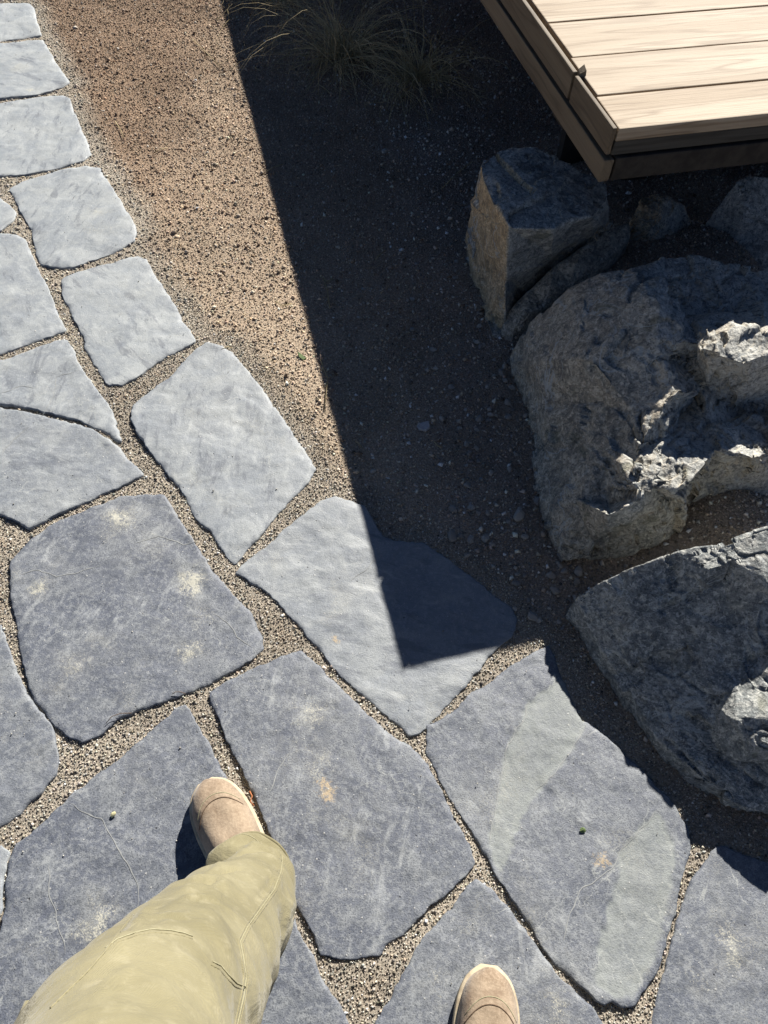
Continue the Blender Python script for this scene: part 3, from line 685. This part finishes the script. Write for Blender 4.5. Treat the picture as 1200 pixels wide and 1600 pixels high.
# ------------------------------------------------------------------ deck
D0 = P(968, 200, .62); DANG = math.radians(17.0)
D0 = D0+.012*np.array([math.cos(DANG), math.sin(DANG), 0])+.020*np.array([-math.sin(DANG), math.cos(DANG), 0])
DECK = empty('deck', (D0[0], D0[1], 0), DANG, label='raised sunlit timber deck corner with bleached boards in the top right', category='deck')
def dbox(name, x0, x1, y0, y1, z0, z1, mat, bev=.0015):
    """part in the deck's frame, its own origin at its corner so grain runs along it"""
    v, f = box_data(0, x1-x0, 0, y1-y0, 0, z1-z0, bev)
    o = obj(name, mesh_list(name, v, f), mat, DECK); o.location = (x0, y0, z0); return o
TOP = .62; LEN = 2.6
y = -.022; wds = [.1175]+[.1475]*24; starts = [-.013, -.009, -.003, -.003, -.004]+[-.003]*20
for k, w in enumerate(wds):
    dbox('board', starts[k], LEN, y, y+w-.0045, TOP-.026, TOP+(.0 if k else -.0004)+.0006*(k % 2), M_DECK, .0022); y += w
DY = y
dbox('front_fascia', -.012, LEN, -.019, -.001, TOP-.056, TOP-.0275, M_GREYWOOD, .003)
dbox('front_beam', .0, LEN, -.024, .012, TOP-.108, TOP-.060, M_DARKWOOD, .004)
# left fascia in two lengths that meet with a chipped, skewed joint
def yboard(name, x0, x1, y0, y1, z0, z1, mat, bev=.0015, rz=0.0):
    v, f = box_data(0, y1-y0, 0, x1-x0, 0, z1-z0, bev)
    o = obj(name, mesh_list(name, v, f), mat, DECK); o.location = (x1, y0, z0); o.rotation_euler = (0, 0, math.pi/2+rz); return o
yboard('side_fascia', -.025, -.0165, -.021, .170, TOP-.052, TOP+.001, M_FASCIA, .002, .010)
yboard('side_fascia', -.026, -.0165, .182, DY, TOP-.052, TOP+.002, M_FASCIA, .002, .0)
yboard('side_beam', -.026, -.004, -.024, DY, TOP-.108, TOP-.062, M_FASCIA, .003)
# splinter standing at the joint
sv = [(-.022,.166,TOP-.03),(-.004,.160,TOP-.03),(-.002,.190,TOP-.03),(-.02,.186,TOP-.03),(-.017,.170,TOP+.004),(-.005,.168,TOP+.010),(-.004,.185,TOP+.014),(-.015,.184,TOP+.006)]
obj('splinter', mesh_list('splinter', sv, [(3,2,1,0),(4,5,6,7),(0,1,5,4),(1,2,6,5),(2,3,7,6),(3,0,4,7)]), M_FASCIA, DECK)
for k in range(6): dbox('joist', .12+.40*k, .16+.40*k, .02, DY, TOP-.112, TOP-.028, M_DARKWOOD, 0)
dbox('post', .45, .54, .62, .71, -.03, TOP-.114, M_DARKWOOD, .003); dbox('post', 1.6, 1.69, .30, .39, -.03, TOP-.114, M_DARKWOOD, .003)
dbox('cross_beam', .05, LEN, .31, .38, TOP-.20, TOP-.114, M_DARKWOOD, 0)
dbox('back_skirt', .3, LEN, .75, .78, -.03, TOP-.115, M_DARKWOOD, 0)

# ------------------------------------------------------------------ grit and pebbles
def scatter(step, keep, smin, smax, zlift):
    gx, gy = np.meshgrid(np.arange(-1.75, 1.5, step), np.arange(-.12, 3.7, step))
    p = np.column_stack([gx.ravel(), gy.ravel()])+RNG.uniform(-.5, .5, (gx.size, 2))*step
    # only where the photograph's place is near enough to tell grains apart
    d = v3(p)-np.array([0, 0, H]); w = d@FW; u = 600+FPX*(d@RT)/w; v = 800-FPX*(d@UP)/w
    k = (u > -160) & (u < 1360) & (v > -120) & (v < 1720); p = p[k]
    p = p[keep(p)]
    return p
def in_stone(p, grow=0.0):
    r = np.zeros(len(p), bool)
    for q in RINGS:
        lo, hi = q.min(0), q.max(0); k = np.all((p > lo) & (p < hi), axis=1)
        if k.any():
            w = np.where(k)[0]; s = inside(q, p[w]); w = w[s]
            if grow and len(w): w = w[dist_poly(q, p[w]) > grow]
            r[w] = True
    return r
OCT = np.array([(1,0,0),(-1,0,0),(0,1,0),(0,-1,0),(0,0,1),(0,0,-1)], float)
OF = np.array([(0,2,4),(2,1,4),(1,3,4),(3,0,4),(2,0,5),(1,2,5),(3,1,5),(0,3,5)])
def rand_rot(n):
    q = RNG.normal(size=(n, 4)); q /= np.linalg.norm(q, axis=1)[:, None]; w, x, y, z = q.T
    return np.stack([1-2*(y*y+z*z), 2*(x*y-z*w), 2*(x*z+y*w), 2*(x*y+z*w), 1-2*(x*x+z*z), 2*(y*z-x*w), 2*(x*z-y*w), 2*(y*z+x*w), 1-2*(x*x+y*y)], 1).reshape(n, 3, 3)
def grains(name, p, size, tint, sink=.25, **props):
    n = len(p); z = ground_z(p)
    shp = OCT[None]*RNG.uniform(.55, 1.25, (n, 6, 1))+RNG.normal(size=(n, 6, 3))*.16
    shp = shp*(size*.5)[:, None, None]*np.array([1, .85, .7])*RNG.uniform(.8, 1.3, (n, 1, 3))
    V = np.einsum('nij,nkj->nki', rand_rot(n), shp)
    V += np.column_stack([p, z+size*sink])[:, None, :]
    F = (OF[None]+(np.arange(n)*6)[:, None, None]).reshape(-1, 3)
    me = mesh_np(name, V.reshape(-1, 3), F); cattr(me, 'tint', np.repeat(tint, 6, axis=0))
    return obj(name, me, M_GRAIN, **props)
def grain_tint(p, spread=.5):
    t, d = soil_tint(p); n = len(p)
    val = np.exp(RNG.normal(size=n)*spread*.75); hue = RNG.normal(size=(n, 3))*.035
    t = t*val[:, None]*(1+hue*.6+RNG.normal(size=n)[:, None]*np.array([.05, 0, -.05]))
    dark = RNG.random(n) < .06; t[dark] *= .45
    wht = RNG.random(n) < .03; t[wht] = np.array([.6, .55, .48])*RNG.uniform(.7, 1.1, (wht.sum(), 1))
    return np.clip(t, .015, .75)
joint_zone = lambda p: soil_tint(p)[1] < .055
p = scatter(.0042, lambda p: (~in_stone(p, .0)), 0, 0, 0)
_, dj = soil_tint(p); p1 = p[(dj < .06) & (p[:, 1] < 1.6)]
sz = RNG.lognormal(np.log(.0039), .30, len(p1))
grains('jointing_grit', p1, sz, grain_tint(p1, .6), kind='stuff', label='pale grey angular grit filling the joints between the flagstones', category='grit')
p = scatter(.0056, lambda p: ~in_stone(p), 0, 0, 0)
_, dj = soil_tint(p); p2 = p[(dj >= .055) | (p[:, 1] >= 1.58)]
sz = RNG.lognormal(np.log(.0046), .42, len(p2)); sz = np.clip(sz, .0022, .016)
grains('bed_gravel', p2, sz, grain_tint(p2, .38), .12, kind='stuff', label='fine tan and brown gravel covering the planting bed', category='gravel')
# coarse bits by the boulders and soil clods up the bed
p = scatter(.022, lambda p: ~in_stone(p, -.0), 0, 0, 0); n = perlin(v3(p*4, 6.0))
rk = np.clip((p[:, 0]+.02+.12*(p[:, 1]-1))/.2, 0, 1); k = (RNG.random(len(p)) < (.05+.75*rk)*(.7+n)) & (soil_tint(p)[1] > .05); p3 = p[k]
sz = np.clip(RNG.lognormal(np.log(.0095), .35, len(p3)), .006, .018); t3 = np.clip(grain_tint(p3, .6)*1.7, .02, .75)
q_ = p[(soil_tint(p)[1] > .07) & (p[:, 1] > 1.05) & (RNG.random(len(p)) < .06)]; p3 = np.vstack([p3, q_])
sz = np.concatenate([sz, np.clip(RNG.lognormal(np.log(.010), .35, len(q_)), .006, .020)]); t3 = np.vstack([t3, np.array([.25, .18, .125])*np.exp(RNG.normal(size=len(q_))*.35)[:, None]])
grains('coarse_gravel', p3, sz, t3, .2, kind='stuff', label='coarse gravel bits strewn over the bed near the boulders', category='gravel')
# loose grains lying on the stones
p = scatter(.02, lambda p: in_stone(p, .003), 0, 0, 0); p = p[RNG.random(len(p)) < .10]
sz = np.clip(RNG.lognormal(np.log(.0022), .35, len(p)), .0012, .005)
t4 = np.tile(np.array([.42, .40, .35]), (len(p), 1))*np.exp(RNG.normal(size=len(p))*.45)[:, None]
_gz = ground_z; ground_z = lambda q: np.full(len(q), .0010)
grains('loose_grit', p, sz, np.clip(t4, .02, .7), .3, kind='stuff', label='loose grit grains scattered over the flagstones', category='grit')
ground_z = _gz
# pebbles that can be told apart
import bmesh
PEBM = []
for k in range(7):
    bm = bmesh.new(); bmesh.ops.create_icosphere(bm, subdivisions=2, radius=.5)
    V = np.array([v.co[:] for v in bm.verts]); rs = np.random.default_rng(40+k)
    for _ in range(7):
        d = rs.normal(size=3); d /= np.linalg.norm(d); t = rs.uniform(.26, .4); s = V@d; V -= np.outer(np.clip(s-t, 0, 1)*.9, d)
    V *= np.array([1.15, .9, .65]); V += .03*rs.normal(size=V.shape)*.5
    for v, c in zip(bm.verts, V): v.co = c
    me = bpy.data.meshes.new('pebble'); bm.to_mesh(me); bm.free(); me.materials.append(M_PEB); PEBM.append(me)
for k in range(150):
    for _ in range(50):
        px, py = (RNG.uniform(700, 905), RNG.uniform(480, 990)) if k < 115 else (RNG.uniform(560, 760), RNG.uniform(150, 760))
        w = P(px, py)[:2]
        if not in_stone(w[None])[0] and RNG.random() < (px-560)/330+.15: break
    s = float(np.clip(RNG.lognormal(np.log(.014), .32), .009, .030))
    o = obj('pebble', PEBM[k % 7]); o.location = (w[0], w[1], float(_gz(w[None])[0])+s*.2); o.rotation_euler = (RNG.uniform(-.3, .3), RNG.uniform(-.3, .3), RNG.uniform(0, 6.28)); o.scale = (s, s, s)
    o.parent = BED

# small things one can find
def chip(name, px, py, outline, th, mat, z=None, tilt=(0, 0), **props):
    c = P(px, py); w = P2(outline); w = w-c[:2]; n = len(w)
    V = [(*q, 0) for q in w]+[(*(q*.86), th) for q in w]; F = [tuple(range(n))[::-1], tuple(range(n, 2*n))]+[(i, (i+1) % n, n+(i+1) % n, n+i) for i in range(n)]
    if sum(w[i][0]*w[(i+1) % n][1]-w[i][1]*w[(i+1) % n][0] for i in range(n)) < 0: F = [f[::-1] for f in F]
    o = obj(name, mesh_list(name, V, F), mat, **props); o.location = (c[0], c[1], float(_gz(c[None, :2])[0])+.003 if z is None else z); o.rotation_euler = (*tilt, 0); return o
chip('stone_chip', 662, 665, [(651,664),(660,660),(671,658),(673,668),(666,673),(655,670)], .006, M_CHIP, tilt=(.05, -.08), label='pale flat stone chip alone in the shaded gravel', category='stone')
chip('leaf_scrap', 471, 556, [(464,549),(472,553),(479,558),(474,561),(467,557)], .002, M_LEAF, tilt=(.2, .1), label='small green leaf scrap on the sunlit gravel', category='leaf')
def lump(name, px, py, sz, z, mat, k, **props):
    me = PEBM[k].copy(); me.materials.clear(); me.materials.append(mat); c = P(px, py); o = obj(name, me, **props); o.location = (c[0], c[1], z); o.scale = sz; o.rotation_euler = (.2, -.3, .9); return o
lump('leaf_scrap', 910, 1298, (.009, .013, .006), .003, M_LEAF, 2, label='small green bud lying on the striped flagstone', category='bud')
lump('seed_bud', 177, 1274, (.012, .009, .010), .004, M_BUD, 3, label='small pale yellow bud on the flagstone left of the boot', category='bud')
def strand(name, line, r, mat, lift, **props):
    pts = []
    for i, (px, py) in enumerate(line):
        w = P(px, py); w[2] = lift[i] if hasattr(lift, '__len__') else float(_gz(w[None, :2])[0])+lift; pts.append(w)
    base = pts[0].copy(); base[2] = 0; pts = [p-base for p in pts]
    v, f = tube_data(pts, r, 5); o = obj(name, mesh_list(name, v, f, True), mat, **props); o.location = base; return o
strand('pine_needle', [(390,1236),(394,1244),(391,1252),(397,1259)], .0012, M_NEEDLE, .006, label='red-brown dry needle in the joint beside the left boot', category='needle')
strand('fibre', [(166,1132),(176,1122),(190,1117),(206,1115)], .0007, M_SEAMDARK, [.004,.008,.008,.003], label='dark curled fibre at the joint below the dusty flagstone', category='fibre')
strand('fibre', [(269,1086),(275,1083),(284,1083),(290,1085)], .0007, M_SEAMDARK, [.003,.006,.006,.003], label='short dark curled fibre at the top of the narrow joint', category='fibre')
ST_ = [[(300,60),(320,80),(345,105)],[(412,270),(425,262),(442,256)],[(346,545),(356,541),(362,543)],[(505,435),(511,452),(515,480)],[(503,432),(511,440),(520,436)],
       [(478,125),(487,112),(495,100)],[(496,130),(508,138),(518,147)],[(586,405),(593,398),(602,391)],[(500,560),(512,590),(507,640)],[(556,690),(562,694),(566,700)],
       [(690,295),(715,270),(738,252)],[(240,238),(252,232),(262,230)],[(180,190),(187,200),(193,215)],[(430,470),(441,478),(456,474)],[(395,103),(402,107),(408,110)],[(678,690),(684,697),(690,699)]]
ST_L = ['long pale straw on the brown gravel at the top, left of the shadow edge', 'short straw just left of the shadow edge, level with the foot of the deck', 'short straw at the top corner of the large pale flagstone',
        'longer stem of the forked straw just inside the shadow edge', 'short side stem of the forked straw inside the shadow edge', 'left one of two crossed straws in the shade below the grass', 'right one of two crossed straws in the shade below the grass',
        'short straw in the middle of the shade, left of the upright stone', 'long curved straw on the pale gravel right of the large flagstone', 'tiny straw on the shadow edge above the shadowed flagstone',
        'long twig in the shade beside the top of the upright stone', 'short straw in the middle of the sunlit brown gravel', 'straw near the flagstone edge in the upper left gravel', 'bent straw on the sunlit gravel right of the square flagstone',
        'small pale straw on the shadow edge beneath the grass', 'tiny straw below the pale stone chip']
for line, lb in zip(ST_, ST_L): strand('straw', line, .0013, M_STRAW, .006, label=lb, category='straw', group='straws on the gravel bed')

# ------------------------------------------------------------------ dry grass
def tuft(name, px, py, n, L, spread, seed, **props):
    rs = np.random.default_rng(seed); c = P(px, py); root = empty(name, (c[0], c[1], 0), 0, **props)
    for part, cnt, wd, ll, droop, mat in (('blades', n, .0034, L, .9, M_GRASS), ('dead_stalks', n//3, .0026, L*1.25, 1.5, M_STRAW)):
        V, F = [], []
        for k in range(cnt):
            a = rs.uniform(0, 2*math.pi); r0 = abs(rs.normal())*.045; b = np.array([math.cos(a)*r0, math.sin(a)*r0, -.01])
            a2 = a+rs.normal()*1.2; ln = ll*rs.uniform(.25, 1.15); el = rs.uniform(.1, 1.3); dr = droop*rs.uniform(.5, 2.2)
            p = b.copy(); seg = 8; tw = rs.normal()*.9
            for i in range(seg+1):
                t = i/seg; e = el-dr*2.0*t*t; d = np.array([math.cos(a2+tw*t)*math.cos(e), math.sin(a2+tw*t)*math.cos(e), math.sin(e)])
                if i: p = p+d*ln/seg
                if p[2] < .004: p[2] = .004+.004*rs.random()
                sd = np.array([-math.sin(a2), math.cos(a2), .3*math.sin(k)]); w = wd*(1-.8*t)*.5*rs.uniform(.9, 1.1); o = len(V)
                V += [p-sd*w, p+sd*w, p+np.array([0, 0, w*.9])]
                if i:
                    q = o-3
                    F += [(q, q+2, o+2, o), (q+2, q+1, o+1, o+2), (q+1, q, o, o+1)]
        obj(part, mesh_list(part, V, F, True), mat, root)
    return root
tuft('grass_tuft', 535, 90, 210, .50, 1, 1, label='large dry grass tuft at the top of the shaded bed', category='grass')
tuft('grass_tuft', 650, 125, 130, .40, 1, 2, label='smaller dry grass clump between the large tuft and the deck', category='grass')
tuft('grass_tuft', 430, 0, 90, .42, 1, 3, label='sparse dry grass tuft at the top edge beside the sunlit gravel', category='grass')

# ------------------------------------------------------------------ person
PERSON = empty('person', (.03, .03, 0), 0, label='person in olive work trousers and tan suede boots stepping forward', category='person')
PB = Vector((.03, .03, 0))
def pobj(name, V, F, mat, parent=PERSON, sm=True):
    if isinstance(F, np.ndarray): me = mesh_np(name, np.asarray(V)-np.array(PB), F, sm)
    else: me = mesh_list(name, [Vector(v)-PB for v in V], F, sm)
    return obj(name, me, mat, parent)
def catmull(pts, n):
    pts = np.asarray(pts, float); k = len(pts); t = np.linspace(0, k-1, n); i = np.clip(t.astype(int), 0, k-2); f = (t-i)[:, None]
    p0 = pts[np.clip(i-1, 0, k-1)]; p1 = pts[i]; p2 = pts[i+1]; p3 = pts[np.clip(i+2, 0, k-1)]
    return .5*((2*p1)+(-p0+p2)*f+(2*p0-5*p1+4*p2-p3)*f*f+(-p0+3*p1-3*p2+p3)*f**3)
def boot(toe, heel, seedz):
    toe = np.array(toe); heel = np.array(heel); ax = heel-toe; L = np.linalg.norm(ax); ax /= L; sd = np.array([-ax[1], ax[0]])
    s = np.array([0, .03, .08, .16, .28, .42, .56, .70, .84, .94, .985, 1.0])
    w = np.array([.008, .026, .036, .043, .0465, .0455, .041, .038, .038, .034, .021, .004])
    hh = np.array([.040, .052, .060, .066, .070, .078, .094, .118, .150, .160, .160, .150])
    t = np.linspace(0, 1, 60); wi = np.interp(t, s, w); hi = np.interp(t, s, hh)
    for _ in range(3):
        wi[1:-1] = (wi[:-2]+2*wi[1:-1]+wi[2:])/4; hi[1:-1] = (hi[:-2]+2*hi[1:-1]+hi[2:])/4
    # sole
    def ringpts(grow, z):
        R = [(*(toe+ax*(tt*L)+sd*(ww+grow)), z) for tt, ww in zip(t, wi)]+[(*(toe+ax*(tt*L)-sd*(ww+grow)), z) for tt, ww in list(zip(t, wi))[::-1]]
        R = np.array(R); c = R.mean(0)[:2]; 
        dd = R[:, :2]-(toe+ax*L*.5); al = dd@ax
        R[:, :2] += np.outer(np.sign(al)*np.clip((np.abs(al)-L*.42)/(L*.08), 0, 1)*grow, ax); return R
    levels = [ringpts(.001, .0), ringpts(.0045, .004), ringpts(.005, .02), ringpts(.0035, .0245), ringpts(-.004, .0255)]
    n = len(levels[0]); V = np.vstack(levels); F = []
    for a in range(len(levels)-1):
        for k in range(n): F.append((a*n+k, a*n+(k+1) % n, (a+1)*n+(k+1) % n, (a+1)*n+k))
    F.append(tuple(range(n))[::-1]); F.append(tuple((len(levels)-1)*n+k for k in range(n)))
    root = None
    # upper
    m_ = 33; U = []
    for tt, ww, h in zip(t, wi, hi):
        for k in range(m_):
            a = math.pi*k/(m_-1); ca, sa = math.cos(a), math.sin(a)
            x = np.sign(ca)*abs(ca)**.72*ww; z = .02+(h-.02)*abs(sa)**.78
            p = toe+ax*(tt*L)+sd*x; U.append((p[0], p[1], z))
    U = np.array(U)
    qn = fbm(U*28+seedz, 4); U[:, 2] += .0022*qn*(U[:, 2] > .025)
    fl = np.array([(i*m_+k, i*m_+k+1, (i+1)*m_+k+1, (i+1)*m_+k) for i in range(59) for k in range(m_-1)])[:, ::-1]
    up = pobj('boot', U, fl, M_SUEDE)
    pobj('sole', V, F, M_SOLE, up)
    bv = BVHTree.FromPolygons([tuple(v) for v in U], [tuple(f) for f in fl])
    # toe seam and welt stitching
    def on(px):
        out = []
        for tt, off in px:
            p = toe+ax*(tt*L)+sd*off; h = bv.ray_cast(Vector((p[0], p[1], .4)), Vector((0, 0, -1)))
            if h[0]: out.append(h[0]+Vector((0, 0, .0002)))
        return out
    seam = on([(.17+.10*(abs(o)/.039)**2.2, o) for o in np.linspace(-.039, .039, 25)]); v, f = tube_data(seam, .0010, 5); pobj('toe_seam', v, f, M_SEAMDARK, up)
    seam = on([(.135+.10*(abs(o)/.039)**2.2, o) for o in np.linspace(-.038, .038, 25)]); v, f = tube_data(seam, .0007, 5); pobj('stitching', v, f, M_THREAD, up)
    return up, bv
TL = P(322, 1224, .02)[:2]; boot(TL, TL+np.array([.57, -.822])*.272, 1.0)
TR_ = P(764, 1513, .02)[:2]; boot(TR_, TR_+np.array([-.06, -1.0])*.292, 5.0)

def leg(cs, rad, hemtilt, seed, creases=()):
    NR, NS = 120, 112
    C = catmull(cs, NR); R = catmull([(r, r2, 0) for r, r2 in rad], NR)
    V = np.zeros((NR, NS, 3))
    side = np.array([1.0, .1, 0])
    for i in range(NR):
        t = C[min(i+1, NR-1)]-C[max(i-1, 0)]; t /= np.linalg.norm(t)
        if i < 26:
            k = (1-i/26)**1.3; t = t+(np.array(hemtilt)-t)*k; t /= np.linalg.norm(t)
        a = side-t*(side@t); a /= np.linalg.norm(a); b = np.cross(t, a)
        w = np.linspace(0, 2*math.pi, NS, endpoint=False)
        V[i] = C[i]+np.outer(np.cos(w)*R[i, 0], a)+np.outer(np.sin(w)*R[i, 1], b)
    s = np.linspace(0, 1, NR)[:, None]; w = np.linspace(0, 2*math.pi, NS, endpoint=False)[None]
    Cc = C[:, None, :]; dirn = V-Cc; dirn /= np.linalg.norm(dirn, axis=2)[..., None]
    q = (V.reshape(-1, 3))*np.array([7, 7, 11])+seed
    f = fbm(q+.6*fbm(q*.5, 2)[:, None], 3).reshape(NR, NS)
    rid = (1-np.abs(perlin(V.reshape(-1, 3)*np.array([6, 6, 14])+seed*2)).reshape(NR, NS)*2.2)
    bunch = np.exp(-(s/.16)**2)
    crs = np.sin(26*s+2.6*w+2.5*f+seed)*np.sin(11*s-1.7*w+seed*2)
    d = .0022*np.sign(crs)*np.abs(crs)**1.5+.0070*f+.0060*np.clip(rid, 0, 1)**2*(.6+bunch)+.0085*bunch*np.sin(s*70+2.2*np.sin(w+seed)+.9*np.sin(2*w))*np.clip(s*25, 0, 1)
    d += .010*np.exp(-((s-.30)/.05)**2)*np.cos(w-2.4)*.5
    V = V+dirn*d[..., None]
    if creases:
        ix = np.arange(NR*NS).reshape(NR, NS); fl = V.reshape(-1, 3)
        fq = np.column_stack([ix[:-1].ravel(), np.roll(ix, -1, 1)[:-1].ravel(), np.roll(ix, -1, 1)[1:].ravel(), ix[1:].ravel()])
        bt = BVHTree.FromPolygons([tuple(v) for v in fl], [tuple(f) for f in fq]); add = np.zeros(len(fl))
        for line, amp, wid in creases:
            pts = []
            for a, b in zip(line[:-1], line[1:]):
                for t in np.linspace(0, 1, 6)[:-1]:
                    px, py = a[0]+(b[0]-a[0])*t, a[1]+(b[1]-a[1])*t; dd = FW+RT*(px-600)/FPX-UP*(py-800)/FPX
                    h = bt.ray_cast(Vector((0, 0, H)), Vector(dd).normalized())
                    if h[0]: pts.append(np.array(h[0]))
            if len(pts) < 3: continue
            n = len(pts); dm = np.full(len(fl), 1e9); kk = np.zeros(len(fl))
            for i, p in enumerate(pts):
                dp = np.linalg.norm(fl-p, axis=1); c = dp < dm; dm[c] = dp[c]; kk[c] = i/(n-1)
            fade = np.sin(np.clip(kk, .06, .94)*math.pi)**.6
            add += amp*fade*(np.exp(-(dm/wid)**2)-.45*np.exp(-((dm-2.0*wid)/(1.1*wid))**2))
        V = V+dirn*add.reshape(NR, NS)[..., None]
    # hem: doubled cloth
    V[0] = V[1]+(V[0]-V[1])*1.0
    inner = V[0]-dirn[0]*.006+(V[1]-V[0])*.4; inner2 = V[8]-dirn[8]*.008
    rows = [inner2, inner]+[V[i] for i in range(NR)]
    A = np.vstack(rows); n = len(rows); ix = np.arange(n*NS).reshape(n, NS)
    F = np.column_stack([ix[:-1].ravel(), np.roll(ix, -1, 1)[:-1].ravel(), np.roll(ix, -1, 1)[1:].ravel(), ix[1:].ravel()])
    return A, F, V
# left leg: hem over the boot, shin leaning back to the knee and thigh
def lp_(px, py, z, half):
    p = P(px, py, z); return tuple(p), half/FPX*float((p-np.array([0, 0, H]))@FW)
LP_ = [lp_(390,1366,.065,57), lp_(394,1394,.13,58), lp_(368,1440,.23,82), lp_(328,1490,.35,106), lp_(284,1546,.46,130), lp_(240,1602,.55,150), lp_(194,1666,.64,168)]
cl = [a for a, b in LP_]+[(-.14,-.12,.80),(-.11,-.17,.92)]
rl = [(b, b*1.05) for a, b in LP_]+[(.10,.105),(.11,.12)]
def zs(l): return [(x/2.4, 1180+y/2.4) for x, y in l]
CREASE = [(zs([(735,520),(780,470),(825,445),(870,428),(905,430)]), -.008, .007), (zs([(800,440),(830,395),(880,362),(930,350)]), .004, .006),
          (zs([(330,890),(400,860),(470,820),(520,785)]), .004, .006), (zs([(190,960),(230,945),(280,925)]), .0035, .005),
          (zs([(640,560),(720,530),(800,535),(880,520)]), .0035, .006), (zs([(560,620),(620,600),(700,610),(780,590)]), -.003, .006),
          (zs([(940,560),(985,520),(1020,470),(1040,410)]), -.0035, .005), (zs([(700,760),(760,800),(800,880),(810,960)]), .003, .008),
          (zs([(480,860),(560,900),(600,980)]), -.003, .009), (zs([(600,500),(560,560),(500,640),(440,720)]), .004, .007)]
A1, F1, V1 = leg(cl, rl, (.30,-.36,.88), 1.3, CREASE)
cr = [(.205,-.105,.06),(.20,-.115,.17),(.19,-.125,.32),(.17,-.13,.50),(.145,-.15,.68),(.12,-.17,.82),(.10,-.18,.92)]
rr = [(.074,.082),(.074,.08),(.078,.08),(.085,.087),(.095,.098),(.10,.11),(.11,.12)]
A2, F2, V2 = leg(cr, rr, (0,-.25,.97), 6.1)
# hips, behind the camera
hc = [(0,-.18,.84),(0,-.19,.92),(0,-.20,1.0),(0,-.205,1.06)]; hr = [(.17,.11),(.20,.135),(.19,.13),(.17,.12)]
NS = 48; HV = []
for c, r in zip(catmull(hc, 14), catmull([(a, b, 0) for a, b in hr], 14)):
    HV.append([(c[0]+math.cos(w)*r[0], c[1]+math.sin(w)*r[1], c[2]) for w in np.linspace(0, 2*math.pi, NS, endpoint=False)])
HV = np.array(HV).reshape(-1, 3); ix = np.arange(14*NS).reshape(14, NS)
HF = np.column_stack([ix[:-1].ravel(), np.roll(ix, -1, 1)[:-1].ravel(), np.roll(ix, -1, 1)[1:].ravel(), ix[1:].ravel()])
AV = np.vstack([A1, A2, HV]); AF = np.vstack([F1, F2+len(A1), HF+len(A1)+len(A2)])
TROU = pobj('trousers', AV, AF, M_CANVAS)
hm = [Vector(v) for v in V1[0]]; hm.append(hm[0]); v, f = tube_data(hm, .0028, 6); pobj('hem', v, f, M_CANVAS, TROU)
hm = [Vector(v) for v in V1[4]]; hm.append(hm[0]); v, f = tube_data(hm, .0007, 5); pobj('hem_stitching', v, f, M_THREAD, TROU)
bv1 = BVHTree.FromPolygons([tuple(v) for v in A1], [tuple(f) for f in F1])
def seam_on(pix, r, name, mat, off=.0003):
    pts = []; w = []
    for a, b in zip(pix[:-1], pix[1:]):
        k = max(2, int(math.hypot(b[0]-a[0], b[1]-a[1])/5))
        for t in range(k): w.append((a[0]+(b[0]-a[0])*t/k, a[1]+(b[1]-a[1])*t/k))
    w.append(pix[-1])
    for px, py in w:
        d = FW+RT*(px-600)/FPX-UP*(py-800)/FPX; h = bv1.ray_cast(Vector((0, 0, H)), Vector(d).normalized())
        if h[0] and (not pts or (h[0]-pts[-1]).length < .08): pts.append(h[0]+h[1]*(off if h[1].dot(Vector(d)) < 0 else -off))
    if len(pts) > 2:
        v, f = tube_data(pts, r, 6); pobj(name, v, f, mat, TROU)
def zs(l): return [(x/2.4, 1180+y/2.4) for x, y in l]
side_seam = zs([(1052,372),(1046,430),(1020,500),(970,570),(920,640),(893,695),(905,760),(915,830),(905,900),(885,990),(870,1060)])
seam_on(side_seam, .0014, 'side_seam', M_CANVAS, -.0004); seam_on([(x+7, y+3) for x, y in side_seam], .0011, 'side_seam', M_CANVAS, -.0003)
seam_on([(x+3.5, y+1.5) for x, y in side_seam], .0005, 'stitching', M_THREAD, .0002)
arc = zs([(395,735),(440,700),(510,675),(570,664),(640,668),(690,678),(722,690)])
seam_on(arc, .0011, 'knee_patch_seam', M_CANVAS, -.0003); seam_on([(x, y-4) for x, y in arc], .0006, 'stitching', M_THREAD, .0005)
arc2 = zs([(790,785),(820,800),(850,835),(880,865),(912,880)])
seam_on(arc2, .0012, 'knee_patch_seam', M_CANVAS, -.0004); seam_on([(x+3, y-4) for x, y in arc2], .0006, 'stitching', M_THREAD, .0005)
seam_on(zs([(500,600),(450,660),(400,730),(330,810),(260,880),(190,950)]), .0010, 'inseam', M_CANVAS)
# hammer loop
lp = [P(40,1606,.60), P(47,1588,.60)+np.array([-.004,0,.006]), P(58,1572,.595)+np.array([-.006,0,.008]), P(66,1570,.59), P(74,1580,.60)]
v, f = tube_data([Vector(q) for q in lp], .0045, 6); pobj('loop', v, f, M_CANVAS, TROU)
